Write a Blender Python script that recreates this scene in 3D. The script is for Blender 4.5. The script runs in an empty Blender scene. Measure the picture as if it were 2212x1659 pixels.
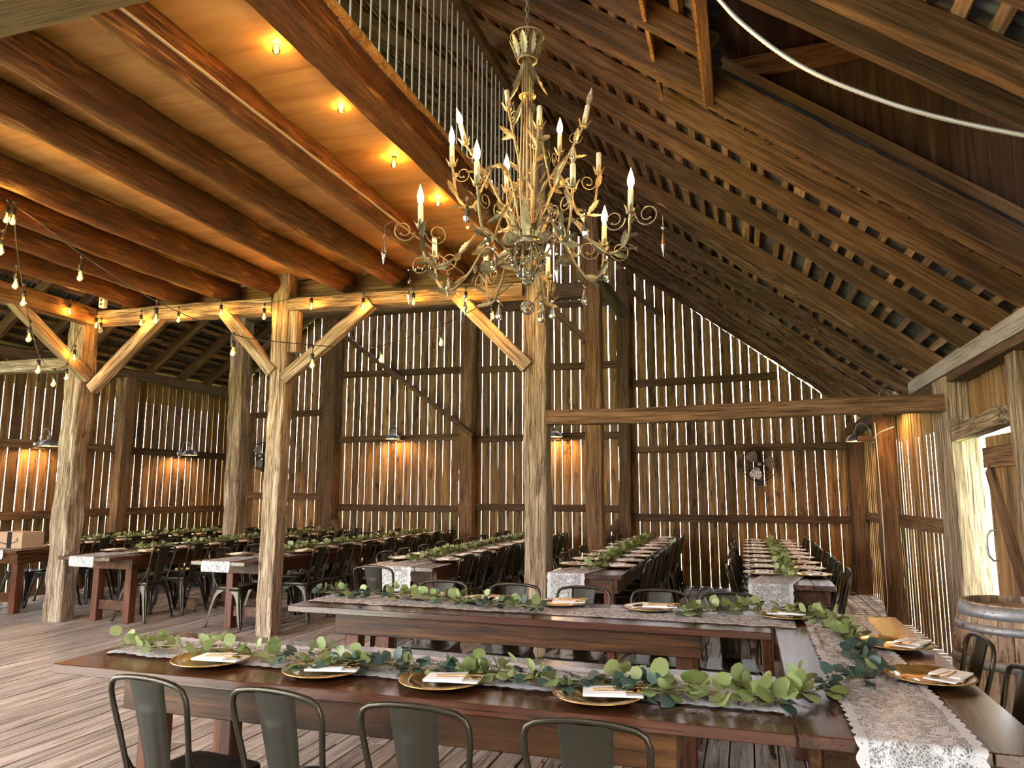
import bpy, math, random
from mathutils import Vector, Matrix, noise
random.seed(7)
SC = bpy.context.scene
COL = SC.collection
PI = math.pi
V = Vector
UP = V((0, 0, 1))

# ---------------------------------------------------------------- camera
# from the photo's vanishing points: boards run to (1608, 1060), cross beams to (-3927, 1047)
FPX, PCX, PCY = 1573.0, 1106.0, 829.5
CAMLOC = V((0, 0, 1.5))
_yc = V((1608 - PCX, -(1060 - PCY), -FPX)).normalized(); _xc = -V((-3927 - PCX, -(1047 - PCY), -FPX)); _xc = (_xc - _yc * _xc.dot(_yc)).normalized()
CAMROT = Matrix((_xc, _yc, _xc.cross(_yc)))
cam_data = bpy.data.cameras.new('camera'); cam = bpy.data.objects.new('camera', cam_data); COL.objects.link(cam)
cam.matrix_world = Matrix.Translation(CAMLOC) @ CAMROT.to_4x4()
cam_data.sensor_fit = 'HORIZONTAL'; cam_data.sensor_width = 36.0; cam_data.lens = FPX / 2212.0 * 36.0
cam_data.clip_start = 0.05; cam_data.clip_end = 300
SC.camera = cam
def ray(u, v): return CAMROT @ V((u - PCX, -(v - PCY), -FPX))
def on(axis, val, u, v):
    d = ray(u, v); t = (val - CAMLOC[axis]) / d[axis]; return CAMLOC + d * t
def onx(u, v, x): return on(0, x, u, v)
def ony(u, v, y): return on(1, y, u, v)
def onz(u, v, z): return on(2, z, u, v)
def atd(u, v, dep): return CAMLOC + ray(u, v) * (dep / FPX)

# ---------------------------------------------------------------- materials
def mat_new(name):
    m = bpy.data.materials.new(name); m.use_nodes = True
    nt = m.node_tree; nt.nodes.clear()
    out = nt.nodes.new('ShaderNodeOutputMaterial'); b = nt.nodes.new('ShaderNodeBsdfPrincipled')
    nt.links.new(b.outputs[0], out.inputs[0])
    return m, nt, b, out
def N(nt, t, **k):
    n = nt.nodes.new('ShaderNode' + t)
    for a, v in k.items():
        if a.startswith('i_'):
            key = a[2:]
            n.inputs[int(key) if key.isdigit() else key.replace('_', ' ')].default_value = v
        else: setattr(n, a, v)
    return n
def ramp(nt, fac, stops):
    r = nt.nodes.new('ShaderNodeValToRGB'); e = r.color_ramp.elements
    while len(e) < len(stops): e.new(0.5)
    for i, (p, c) in enumerate(stops):
        e[i].position = p; e[i].color = (c[0], c[1], c[2], 1)
    nt.links.new(fac, r.inputs[0]); return r.outputs[0]
def math_n(nt, op, a, b=None, c=None):
    n = nt.nodes.new('ShaderNodeMath'); n.operation = op
    for i, x in enumerate((a, b, c)):
        if x is None: continue
        if isinstance(x, (int, float)): n.inputs[i].default_value = x
        else: nt.links.new(x, n.inputs[i])
    return n.outputs[0]
def mixc(nt, f, a, b, mode='MIX'):
    n = nt.nodes.new('ShaderNodeMix'); n.data_type = 'RGBA'; n.blend_type = mode
    for i, x in ((0, f), (6, a), (7, b)):
        if isinstance(x, (int, float)): n.inputs[i].default_value = x
        elif isinstance(x, tuple): n.inputs[i].default_value = (x[0], x[1], x[2], 1)
        else: nt.links.new(x, n.inputs[i])
    return n.outputs[2]
def plain(name, col, rough=0.5, metal=0.0, bump=0.0, bscale=60, var=0.0):
    m, nt, b, out = mat_new(name)
    b.inputs['Base Color'].default_value = (*col, 1); b.inputs['Roughness'].default_value = rough; b.inputs['Metallic'].default_value = metal
    if bump or var:
        tc = N(nt, 'TexCoord'); no = N(nt, 'TexNoise', i_Scale=bscale, i_Detail=4.0); nt.links.new(tc.outputs['Object'], no.inputs['Vector'])
        if bump:
            bp = N(nt, 'Bump', i_Strength=bump, i_Distance=0.004); nt.links.new(no.outputs[0], bp.inputs['Height']); nt.links.new(bp.outputs[0], b.inputs['Normal'])
        if var:
            c = ramp(nt, no.outputs[0], [(0.3, tuple(x * (1 - var) for x in col)), (0.7, tuple(min(1, x * (1 + var)) for x in col))])
            nt.links.new(c, b.inputs['Base Color'])
            r = math_n(nt, 'MULTIPLY_ADD', no.outputs[0], 0.25, rough - 0.12); nt.links.new(r, b.inputs['Roughness'])
    return m
def emis(name, col, strength):
    m, nt, b, out = mat_new(name)
    b.inputs['Base Color'].default_value = (*col, 1); b.inputs['Emission Color'].default_value = (*col, 1); b.inputs['Emission Strength'].default_value = strength
    return m
def wood(name, dark, mid, light, axis=0, rough=0.75, bump=0.5, tone=False, grain=26.0, along=1.6, spots=0.0, var=0.35, spec=0.3, bdist=0.006, coarse=1.0, checks=0.75, stops=(0.33, 0.5, 0.68)):
    """grain runs along the local axis; each object (or each board by its 'tone') gets its own shade"""
    m, nt, b, out = mat_new(name)
    tc = N(nt, 'TexCoord')
    if tone:
        at = N(nt, 'Attribute', attribute_name='tone'); rnd = at.outputs['Fac']
    else:
        oi = N(nt, 'ObjectInfo'); rnd = oi.outputs['Random']
    off = math_n(nt, 'MULTIPLY', rnd, 37.0)
    add = N(nt, 'VectorMath', operation='ADD'); nt.links.new(tc.outputs['Object'], add.inputs[0])
    cb = N(nt, 'CombineXYZ'); [nt.links.new(off, cb.inputs[i]) for i in range(3)]
    nt.links.new(cb.outputs[0], add.inputs[1])
    mp = N(nt, 'Mapping'); s = [grain] * 3; s[axis] = along; mp.inputs['Scale'].default_value = s; nt.links.new(add.outputs[0], mp.inputs['Vector'])
    n1 = N(nt, 'TexNoise', i_Scale=1.0, i_Detail=6.0, i_Roughness=0.6, i_Distortion=0.6); nt.links.new(mp.outputs[0], n1.inputs['Vector'])
    mp2 = N(nt, 'Mapping'); s2 = [grain * 0.18 * coarse] * 3; s2[axis] = along * 0.5 * coarse; mp2.inputs['Scale'].default_value = s2; nt.links.new(add.outputs[0], mp2.inputs['Vector'])
    n2 = N(nt, 'TexNoise', i_Scale=1.0, i_Detail=3.0, i_Distortion=1.2); nt.links.new(mp2.outputs[0], n2.inputs['Vector'])
    f = math_n(nt, 'ADD', math_n(nt, 'MULTIPLY', n1.outputs[0], 0.6), math_n(nt, 'MULTIPLY', n2.outputs[0], 0.4))
    c = ramp(nt, f, [(stops[0], dark), (stops[1], mid), (stops[2], light)])
    br = math_n(nt, 'MULTIPLY_ADD', rnd, var * 2, 1 - var)
    cc = N(nt, 'CombineXYZ'); [nt.links.new(br, cc.inputs[i]) for i in range(3)]
    c = mixc(nt, 1.0, c, cc.outputs[0], 'MULTIPLY')
    if spots:
        n3 = N(nt, 'TexNoise', i_Scale=1.0, i_Detail=5.0, i_Roughness=0.7)
        mp3 = N(nt, 'Mapping'); s3 = [9.0] * 3; s3[axis] = 2.2; mp3.inputs['Scale'].default_value = s3; nt.links.new(add.outputs[0], mp3.inputs['Vector']); nt.links.new(mp3.outputs[0], n3.inputs['Vector'])
        k = ramp(nt, n3.outputs[0], [(0.56, (0, 0, 0)), (0.66, (spots, spots, spots))])
        c = mixc(nt, k, c, tuple(x * 0.16 for x in dark))
    # fine checks and dark grain lines
    mp4 = N(nt, 'Mapping'); s4 = [grain * 2.2] * 3; s4[axis] = along * 1.3; mp4.inputs['Scale'].default_value = s4; nt.links.new(add.outputs[0], mp4.inputs['Vector'])
    n4 = N(nt, 'TexNoise', i_Scale=1.0, i_Detail=4.0, i_Roughness=0.65); nt.links.new(mp4.outputs[0], n4.inputs['Vector'])
    ck = ramp(nt, n4.outputs[0], [(0.36, (checks, checks, checks)), (0.46, (0, 0, 0))])
    c = mixc(nt, ck, c, tuple(x * 0.35 for x in dark))
    f = math_n(nt, 'SUBTRACT', f, math_n(nt, 'MULTIPLY', ck, 0.35))
    nt.links.new(c, b.inputs['Base Color'])
    b.inputs['Roughness'].default_value = rough; b.inputs['Specular IOR Level'].default_value = spec
    bp = N(nt, 'Bump', i_Strength=bump, i_Distance=bdist); nt.links.new(f, bp.inputs['Height']); nt.links.new(bp.outputs[0], b.inputs['Normal'])
    return m
M = {}
M['post'] = wood('weathered_post', (.085, .05, .028), (.27, .195, .125), (.56, .465, .35), 0, 0.85, 1.0, var=.12, bdist=.02, grain=48, along=2.2)
M['beam'] = wood('barn_beam', (.05, .024, .010), (.16, .083, .036), (.30, .18, .09), 0, 0.8, 0.8, var=.2, bdist=.015, grain=45, along=1.8)
M['darkbeam'] = wood('dark_beam', (.045, .022, .011), (.10, .055, .027), (.17, .10, .05), 0, 0.85, 0.7, var=.3, bdist=.012, grain=45)
M['rafter'] = wood('rafter', (.022, .009, .003), (.078, .035, .0115), (.16, .083, .032), 0, 0.8, 0.7, var=.45, grain=50, along=2.0)
M['pole'] = wood('rafter_pole', (.035, .016, .008), (.10, .052, .027), (.26, .16, .10), 0, 0.85, 1.0, var=.2, bdist=.03, grain=55, along=2.5)
M['log'] = wood('log_joist', (.032, .008, .002), (.105, .033, .007), (.42, .205, .07), 0, 0.6, 1.0, var=.18, bdist=.02, grain=34, along=3.0, stops=(.34, .56, .74))
M['wall'] = wood('wall_boards', (.055, .025, .008), (.20, .110, .042), (.34, .21, .095), 2, 0.85, 0.6, tone=True, spots=.85, var=.38, grain=42, along=1.3)
M['wallr'] = wood('door_wall_boards', (.10, .052, .02), (.23, .13, .054), (.33, .20, .09), 2, 0.85, 0.6, tone=True, spots=.5, var=.3, grain=30, along=1.3)
M['floor'] = wood('floor_boards', (.135, .108, .088), (.34, .287, .243), (.53, .475, .425), 1, 0.5, 0.5, tone=True, spots=.35, var=.2, grain=30, along=1.5)
M['ply'] = wood('plywood', (.27, .125, .035), (.47, .25, .085), (.58, .34, .13), 0, 0.65, 0.1, tone=True, var=.08, grain=5.5, along=.7, coarse=1.8, checks=.15)
M['tabletop'] = wood('stained_top', (.022, .007, .004), (.060, .019, .010), (.105, .038, .020), 0, 0.27, 0.3, tone=True, var=.25, spec=.7, checks=.5, bdist=.003)
_b = [n for n in M['tabletop'].node_tree.nodes if n.type == 'BSDF_PRINCIPLED'][0]; _b.inputs['Coat Weight'].default_value = .25; _b.inputs['Coat Roughness'].default_value = .16
M['tablewood'] = wood('stained_apron', (.016, .0055, .0015), (.060, .021, .005), (.135, .056, .016), 0, 0.5, 0.3, var=.2, bdist=.004)
M['tableleg'] = wood('stained_leg', (.035, .010, .004), (.09, .028, .011), (.15, .054, .022), 2, 0.5, 0.3, var=.2, bdist=.004)
M['grey'] = wood('grey_board', (.17, .14, .12), (.28, .245, .22), (.38, .34, .31), 0, 0.75, 0.3, var=.1)
M['stave'] = wood('barrel_stave', (.12, .075, .042), (.30, .21, .135), (.46, .36, .26), 2, 0.75, 0.5, tone=True, var=.2, spots=.3)
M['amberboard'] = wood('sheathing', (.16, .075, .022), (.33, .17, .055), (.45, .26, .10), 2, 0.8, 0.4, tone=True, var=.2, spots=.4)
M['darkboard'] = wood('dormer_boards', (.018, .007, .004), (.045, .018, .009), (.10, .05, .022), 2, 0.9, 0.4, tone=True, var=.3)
M['tin'] = plain('corrugated_tin', (.075, .078, .085), 0.5, 0.5, 0.3, 9, 0.4)
M['chair'] = plain('gunmetal', (.050, .042, .030), 0.34, 0.8, 0.12, 160, 0.2)
M['chairpanel'] = plain('gunmetal_panel', (.030, .026, .017), 0.48, 0.5, 0.15, 200, 0.2)
M['rubber'] = plain('rubber', (.012, .012, .012), 0.7)
M['gold'] = plain('gold_charger', (.50, .30, .085), 0.28, 0.65)
_b = [n for n in M['gold'].node_tree.nodes if n.type == 'BSDF_PRINCIPLED'][0]; _b.inputs['Coat Weight'].default_value = 1.0; _b.inputs['Coat Roughness'].default_value = .04
M['goldcut'] = plain('gold_cutlery', (.75, .42, .12), 0.2, 1.0)
M['napkin'] = plain('napkin_paper', (.80, .79, .77), 0.8, 0, 0.1, 40)
M['black'] = plain('black_cord', (.012, .010, .009), 0.55)
M['socket'] = plain('black_socket', (.02, .016, .013), 0.4)
M['galv'] = plain('galvanised', (.36, .37, .39), 0.38, 0.85, 0.1, 30, 0.15)
M['darkmetal'] = plain('dark_metal', (.035, .033, .03), 0.4, 0.6)
M['rebar'] = plain('rebar', (.34, .31, .28), 0.5, 0.6, 0.3, 120)
M['hoop'] = plain('barrel_hoop', (.27, .275, .285), 0.5, 0.6, 0.15, 40, 0.2)
M['conduit'] = plain('armoured_conduit', (.46, .46, .47), 0.4, 0.6)
M['cream'] = plain('cream_metal', (.21, .165, .10), 0.45, 0.45, 0.3, 70, 0.3)
M['silverleaf'] = plain('silver_leaf_metal', (.22, .185, .125), 0.42, 0.6, 0.2, 60, 0.3)
M['candle'] = plain('candle_sleeve', (.50, .46, .38), 0.55)
M['bronze'] = plain('basket_metal', (.17, .155, .12), 0.4, 0.7)
M['white'] = plain('white_plastic', (.75, .74, .70), 0.5)
M['fanblade'] = plain('fan_blade', (.34, .29, .25), 0.4, 0.6)
M['card'] = plain('cardboard', (.42, .27, .16), 0.85, 0, 0.1, 30)
M['tape'] = plain('black_tape', (.012, .012, .016), 0.4)
M['ink'] = plain('ink', (.02, .02, .022), 0.6)
M['flame'] = emis('lit_candle_bulb', (1.0, .52, .14), 120.0)
M['filament'] = emis('lit_filament', (1.0, .48, .10), 1150.0)
def shell(name, col, e):
    m, nt, b, out = mat_new(name)
    t = N(nt, 'BsdfTransparent'); t.inputs[0].default_value = (1, .80, .45, 1); em = N(nt, 'Emission'); em.inputs[0].default_value = (*col, 1); em.inputs[1].default_value = e
    g = N(nt, 'BsdfGlossy'); g.inputs['Roughness'].default_value = .05
    ad = N(nt, 'MixShader', i_0=.35); nt.links.new(t.outputs[0], ad.inputs[1]); nt.links.new(em.outputs[0], ad.inputs[2])
    fr = N(nt, 'Fresnel'); m2 = N(nt, 'MixShader'); nt.links.new(fr.outputs[0], m2.inputs[0]); nt.links.new(ad.outputs[0], m2.inputs[1]); nt.links.new(g.outputs[0], m2.inputs[2]); nt.links.new(m2.outputs[0], out.inputs[0])
    return m
M['bulb'] = shell('amber_bulb_glass', (1.0, .55, .10), 2.0)
M['bulb'].cycles.emission_sampling = 'NONE'
M['lampglow'] = emis('lit_lamp_bulb', (1.0, .52, .16), 420.0)
M['path'] = plain('pale_path', (.75, .72, .68), 0.9)
def glassy(name, col, rough=0.03, tr=0.75):
    m, nt, b, out = mat_new(name)
    b.inputs['Base Color'].default_value = (*col, 1); b.inputs['Roughness'].default_value = rough; b.inputs['Transmission Weight'].default_value = tr; b.inputs['IOR'].default_value = 1.5
    return m
M['crystal'] = glassy('crystal', (.88, .86, .80), 0.02, 0.94)
M['clearbulb'] = glassy('clear_bulb', (.95, .85, .65), 0.03, 0.85)
def leafmat(name, a, b2, vein):
    m, nt, b, out = mat_new(name)
    at = N(nt, 'Attribute', attribute_name='tone')
    c = ramp(nt, at.outputs['Fac'], [(0.0, a), (1.0, b2)])
    nt.links.new(c, b.inputs['Base Color']); b.inputs['Roughness'].default_value = 0.45
    tr = N(nt, 'BsdfTranslucent'); nt.links.new(c, tr.inputs[0])
    mx = N(nt, 'MixShader', i_0=0.22); nt.links.new(b.outputs[0], mx.inputs[1]); nt.links.new(tr.outputs[0], mx.inputs[2]); nt.links.new(mx.outputs[0], out.inputs[0])
    return m
M['leaf'] = leafmat('light_leaf', (.15, .19, .055), (.30, .36, .145), None)
M['leafdark'] = leafmat('dark_leaf', (.032, .062, .048), (.085, .135, .105), None)
M['stem'] = plain('vine_stem', (.16, .15, .06), 0.6)
M['grass'] = plain('grass', (.33, .42, .14), 0.9, 0, 0.5, 3, 0.5)
def lace():
    m, nt, b, out = mat_new('white_lace')
    b.inputs['Base Color'].default_value = (.52, .52, .53, 1); b.inputs['Roughness'].default_value = 0.8
    tc = N(nt, 'TexCoord'); uv = tc.outputs['UV']                     # u: metres across (0 = middle), v: metres along
    sp = N(nt, 'SeparateXYZ'); nt.links.new(uv, sp.inputs[0])
    edge = math_n(nt, 'ABSOLUTE', sp.outputs[0])
    v1 = N(nt, 'TexVoronoi', feature='DISTANCE_TO_EDGE', i_Scale=110.0); nt.links.new(uv, v1.inputs['Vector'])
    net = math_n(nt, 'LESS_THAN', v1.outputs['Distance'], 0.13)
    v2 = N(nt, 'TexVoronoi', feature='F1', i_Scale=19.0); nt.links.new(uv, v2.inputs['Vector'])
    nz = N(nt, 'TexNoise', i_Scale=38.0, i_Detail=3.0); nt.links.new(uv, nz.inputs['Vector'])
    dd = math_n(nt, 'ADD', v2.outputs['Distance'], math_n(nt, 'MULTIPLY', math_n(nt, 'SUBTRACT', nz.outputs[0], 0.5), 0.55))
    ringv = math_n(nt, 'SINE', math_n(nt, 'MULTIPLY', dd, 34.0))
    ring = math_n(nt, 'MULTIPLY', math_n(nt, 'GREATER_THAN', ringv, -0.35), math_n(nt, 'LESS_THAN', dd, 0.40))
    n2 = N(nt, 'TexNoise', i_Scale=16.0, i_Detail=2.0, i_Distortion=1.5); nt.links.new(uv, n2.inputs['Vector'])
    vine = math_n(nt, 'LESS_THAN', math_n(nt, 'ABSOLUTE', math_n(nt, 'SUBTRACT', n2.outputs[0], 0.5)), 0.022)
    border = math_n(nt, 'GREATER_THAN', edge, 0.140)
    band = math_n(nt, 'MULTIPLY', border, math_n(nt, 'LESS_THAN', v1.outputs['Distance'], 0.30))
    a = math_n(nt, 'MAXIMUM', math_n(nt, 'MAXIMUM', ring, vine), band)
    a = math_n(nt, 'MAXIMUM', math_n(nt, 'MULTIPLY', a, 0.93), math_n(nt, 'MULTIPLY_ADD', net, 0.35, 0.30))
    t = N(nt, 'BsdfTransparent'); mx = N(nt, 'MixShader')
    nt.links.new(a, mx.inputs[0]); nt.links.new(t.outputs[0], mx.inputs[1]); nt.links.new(b.outputs[0], mx.inputs[2]); nt.links.new(mx.outputs[0], out.inputs[0])
    return m
M['lace'] = lace()

# ---------------------------------------------------------------- mesh building
class MB:
    def __init__(s): s.v = []; s.f = []; s.t = []; s.sm = []; s.uv = None
    def add(s, vs, fs, tone=0.5, smooth=False):
        o = len(s.v); s.v += [V(p) for p in vs]; s.f += [tuple(i + o for i in f) for f in fs]; s.t += [tone] * len(fs); s.sm += [smooth] * len(fs)
    def box(s, x0, x1, y0, y1, z0, z1, tone=0.5):
        s.add([(x0, y0, z0), (x1, y0, z0), (x1, y1, z0), (x0, y1, z0), (x0, y0, z1), (x1, y0, z1), (x1, y1, z1), (x0, y1, z1)],
              [(0, 3, 2, 1), (4, 5, 6, 7), (0, 1, 5, 4), (1, 2, 6, 5), (2, 3, 7, 6), (3, 0, 4, 7)], tone)
    def bbox(s, x0, x1, y0, y1, z0, z1, b=0.004, tone=0.5):          # box with chamfered edges
        pts = []
        for z, i in ((z0, b), (z0 + b, 0), (z1 - b, 0), (z1, b)):
            pts.append([(x0 + i + b, y0 + i, z), (x1 - i - b, y0 + i, z), (x1 - i, y0 + i + b, z), (x1 - i, y1 - i - b, z), (x1 - i - b, y1 - i, z), (x0 + i + b, y1 - i, z), (x0 + i, y1 - i - b, z), (x0 + i, y0 + i + b, z)])
        s.loft(pts, True, True, tone=tone)
    def loft(s, rings, closed=True, caps=True, smooth=False, tone=0.5):
        n = len(rings[0]); vs = [p for r in rings for p in r]; fs = []
        for k in range(len(rings) - 1):
            for i in range(n if closed else n - 1):
                j = (i + 1) % n
                fs.append((k * n + i, k * n + j, (k + 1) * n + j, (k + 1) * n + i))
        s.add(vs, fs, tone, smooth)
        if caps and closed:
            s.add(list(rings[0]), [tuple(reversed(range(n)))], tone); s.add(list(rings[-1]), [tuple(range(n))], tone)
    def tube(s, pts, r, n=8, smooth=True, tone=0.5, caps=True):
        pts = [V(p) for p in pts]; rings = []; ref = None
        for k, p in enumerate(pts):
            d = (pts[min(k + 1, len(pts) - 1)] - pts[max(k - 1, 0)])
            if d.length < 1e-9: d = UP.copy()
            d.normalize()
            if ref is None: ref = V((1, 0, 0)) if abs(d.x) < 0.9 else V((0, 1, 0))
            a = (ref - d * ref.dot(d)).normalized(); ref = a; b = d.cross(a)
            rr = r[k] if isinstance(r, (list, tuple)) else r
            rings.append([p + (a * math.cos(2 * PI * i / n) + b * math.sin(2 * PI * i / n)) * rr for i in range(n)])
        s.loft(rings, True, caps, smooth, tone)
    def lathe(s, prof, n=24, c=(0, 0, 0), smooth=True, tone=0.5, caps=False):
        c = V(c); rings = [[c + V((r * math.cos(2 * PI * i / n), r * math.sin(2 * PI * i / n), z)) for i in range(n)] for r, z in prof]
        s.loft(rings, True, caps, smooth, tone)
    def build(s, name, mat, parent=None, loc=None, rot=None, smooth=None):
        me = bpy.data.meshes.new(name); me.from_pydata([tuple(p) for p in s.v], [], s.f)
        if mat is not None: me.materials.append(mat)
        sm = s.sm if smooth is None else [smooth] * len(s.f)
        me.polygons.foreach_set('use_smooth', sm)
        at = me.attributes.new('tone', 'FLOAT', 'FACE'); at.data.foreach_set('value', s.t)
        if s.uv:
            ul = me.uv_layers.new(name='UVMap')
            for l in me.loops: ul.data[l.index].uv = s.uv[l.vertex_index]
        me.update()
        o = bpy.data.objects.new(name, me); COL.objects.link(o)
        if parent is not None: o.parent = parent
        if loc is not None: o.location = loc
        if rot is not None: o.rotation_euler = rot
        return o
def tag(o, label=None, cat=None, group=None, kind=None):
    if label: o['label'] = label
    if cat: o['category'] = cat
    if group: o['group'] = group
    if kind: o['kind'] = kind
    return o
def empty(name, loc=(0, 0, 0), rz=0.0):
    o = bpy.data.objects.new(name, None); COL.objects.link(o); o.location = loc; o.rotation_euler = (0, 0, rz); o.empty_display_size = 0.1
    return o
KIDS = {}
def copy_tree(o, parent=None):
    c = o.copy(); COL.objects.link(c)
    if parent is not None: c.parent = parent
    for ch in KIDS.setdefault(o.name, [x for x in o.children]): copy_tree(ch, c)
    return c
def frame(p0, p1, up=UP):
    p0, p1 = V(p0), V(p1); x = (p1 - p0); L = x.length; x.normalize(); up = V(up)
    if abs(x.dot(up)) > 0.99: up = V((0, 1, 0))
    y = up.cross(x).normalized(); z = x.cross(y)
    return Matrix(((x.x, y.x, z.x, p0.x), (x.y, y.y, z.y, p0.y), (x.z, y.z, z.z, p0.z), (0, 0, 0, 1))), L
def beam(name, p0, p1, w, h, mat, amp=0.006, up=UP, log=False, parent=None, seg=0.14, label=None, cat=None, group=None, kind='structure', taper=0.0):
    m, L = frame(p0, p1, up); mb = MB(); n = max(2, int(L / seg)); so = random.random() * 50
    if log: prof = [(math.cos(2 * PI * i / 14) * w / 2, math.sin(2 * PI * i / 14) * h / 2) for i in range(14)]
    else:
        b = min(w, h) * 0.06
        prof = []
        for (cx, cy, sx, sy) in ((1, -1, 0, 1), (1, 1, -1, 0), (-1, 1, 0, -1), (-1, -1, 1, 0)):
            hx, hy = cx * w / 2, cy * h / 2
            if sx == 0:
                prof += [(hx, hy + sy * b), (hx, 0)]
            else:
                prof += [(hx + sx * b, hy), (0, hy)]
        prof = [(w / 2, -h / 2 + b), (w / 2, 0), (w / 2, h / 2 - b), (w / 2 - b, h / 2), (0, h / 2), (-w / 2 + b, h / 2), (-w / 2, h / 2 - b), (-w / 2, 0), (-w / 2, -h / 2 + b), (-w / 2 + b, -h / 2), (0, -h / 2), (w / 2 - b, -h / 2)]
    rings = []
    for k in range(n + 1):
        x = L * k / n; r = []; t = 1 - taper * k / n
        bend = noise.noise(V((x * 0.5, so, 3.1))) * amp * 2.5
        bend2 = noise.noise(V((x * 0.5, so, 9.1))) * amp * 2.0
        for (a, c) in prof:
            d = 1 + (noise.noise(V((x * 3.0, a * 14 + so, c * 14))) * amp + noise.noise(V((x * 9.0, a * 30 + so, c * 30))) * amp * 0.6) / (max(w, h) / 2)
            r.append((x, (a * d) * t + bend, (c * d) * t + bend2))
        rings.append(r)
    mb.loft(rings, True, True, smooth=log)
    o = mb.build(name, mat, parent); o.matrix_world = m
    if parent is None: tag(o, label, cat, group, kind)
    return o

# ---------------------------------------------------------------- the barn: floor, walls, roof
XL, XR, YB = -9.65, 1.75, 12.2
def roofz(x):                                     # underside of the rafters
    return 3.78 - 0.775 * x if x > -4.5 else 3.78 + 0.775 * 4.5 - 0.775 * (-4.5 - x)
ZR = roofz(-4.5)

mb = MB(); x = -10.2; i = 0                       # floor boards run towards the back wall
while x < 2.1:
    w = 0.132 + random.random() * 0.014; y = -3.0
    while y < 12.3:
        L = random.uniform(2.6, 4.6); y1 = min(12.3, y + L); dz = random.uniform(-0.0015, 0.0015)
        t = random.random()
        mb.bbox(x + 0.004, x + w - 0.004, y + 0.0015, y1 - 0.0015, -0.04, dz, 0.0025, t); y = y1
    x += w
mb.box(-10.3, 2.2, -3.0, 12.35, -0.10, -0.055, 0.0)
tag(mb.build('floor', M['floor']), 'weathered grey-brown floor boards running to the back wall', 'floor', kind='structure')

def wall_boards(name, mat, span, place, ztop, zbot=0.0, pitch=0.15, gap=(0.008, 0.017), skip=None, flare=0.0, warp=0.0, wide=None):
    mb = MB(); s = span[0]
    while s < span[1]:
        w = pitch * random.uniform(0.86, 1.14); g = random.uniform(*gap) + (wide(s) if wide else 0); a, b = s, min(span[1], s + w - g); t = random.random()
        zt = ztop(a, b); wz = warp * random.uniform(.6, 1.3); lean = random.uniform(-0.003, 0.003)
        # board edges waver a little, so the light slits do too
        n = max(2, int((max(zt) - zbot) / 0.35)); so = random.random() * 90; rings = []
        for k in range(n + 1):
            q = k / n
            fl = flare * max(0.0, min(1.0, (q * max(zt) - 1.9) / 1.5)); ea = noise.noise(V((so, q * 7, 0))) * 0.003 + lean * q + fl; eb = noise.noise(V((so, q * 7, 9))) * 0.003 + lean * q - fl  # flare narrows boards higher up, so wider slits imitate the light's bloom
            za = zbot + (zt[0] - zbot) * q; zb = zbot + (zt[1] - zbot) * q
            wa = wz if warp else 0.0; rings.append([place(a + ea, -wa, za), place(b + eb, 0, zb), place(b + eb, 0.010, zb), place(a + ea, 0.010 - wa, za)])
        if not (skip and skip(a, b)): mb.loft(rings, True, True, tone=t)
        s += w
    return mb.build(name, mat)
w1 = wall_boards('wall_back', M['wall'], (XL, XR + 0.1), lambda s, d, z: (s, YB + d, z), lambda a, b: (roofz(a) + (.16 if a > -4 else .22), roofz(b) + (.16 if a > -4 else .22)), pitch=0.152, gap=(0.0045, 0.009), flare=0.0045, wide=lambda s: .0012 if s < -2.0 else 0.0)
tag(w1, 'back wall of upright barn boards with daylight slits', 'wall', kind='structure')
w2 = wall_boards('wall_left', M['wall'], (3.2, YB), lambda s, d, z: (XL - d, s, z), lambda a, b: (3.4, 3.4), pitch=0.16, gap=(0.010, 0.017))
tag(w2, 'side wall of upright dark barn boards carrying two barn lamps', 'wall', kind='structure')
w3 = wall_boards('wall_right', M['wallr'], (6.72, YB), lambda s, d, z: (XR + d, s, z), lambda a, b: (2.5, 2.5), pitch=0.15, gap=(0.006, 0.012), warp=0.0102)
tag(w3, 'door-side wall of honey-brown upright boards', 'wall', kind='structure')
w4 = wall_boards('wall_right', M['wallr'], (5.40, 6.72), lambda s, d, z: (XR + d, s, z), lambda a, b: (2.5, 2.5), zbot=2.0, pitch=0.15, gap=(0.004, 0.01))
tag(w4, 'short upright boards above the ajar door', 'wall', kind='structure')
w5 = wall_boards('wall_right', M['wallr'], (0.5, 5.3), lambda s, d, z: (XR + d, s, z), lambda a, b: (2.5, 2.5), pitch=0.15, gap=(0.006, 0.012))
tag(w5, 'wall boards on the camera side of the door', 'wall', kind='structure')

# horizontal nailing rails on the walls
TR = [0]
def rail(p0, p1, h=0.12, d=0.07, mat='darkbeam', label=''):
    TR[0] += 1
    beam('trim_%d' % TR[0], p0, p1, d, h, M[mat], 0.006, label=label, cat='wall rail')
yb = YB - 0.035
for (x0, x1, zs, bay) in ((-9.5, -7.55, (1.39, 2.95), 'lamp-wall bay'), (-7.25, -4.75, (1.17, 2.44, 3.67), 'second bay'), (-4.5, -1.95, (1.2, 2.40, 3.64), 'third bay'), (-1.75, 1.6, (1.07, 2.17), 'bay behind the fan')):
    for z, nm in zip(zs, ('low', 'middle', 'upper')):
        rail((x0, yb, z), (x1, yb, z + random.uniform(-.02, .02)), label='dark %s rail across the %s of the back wall' % (nm, bay))
rail((-1.75, yb, 3.27), (0.55, yb, 3.31), label='dark upper rail under the gable slope of the back wall')
rail((-4.5, yb, 4.75), (-1.95, yb, 4.72), label='dark top rail high in the back gable')
rail((-7.25, yb, 4.85), (-4.75, yb, 4.85), label='dark top rail high in the gable beside the ridge')
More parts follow.
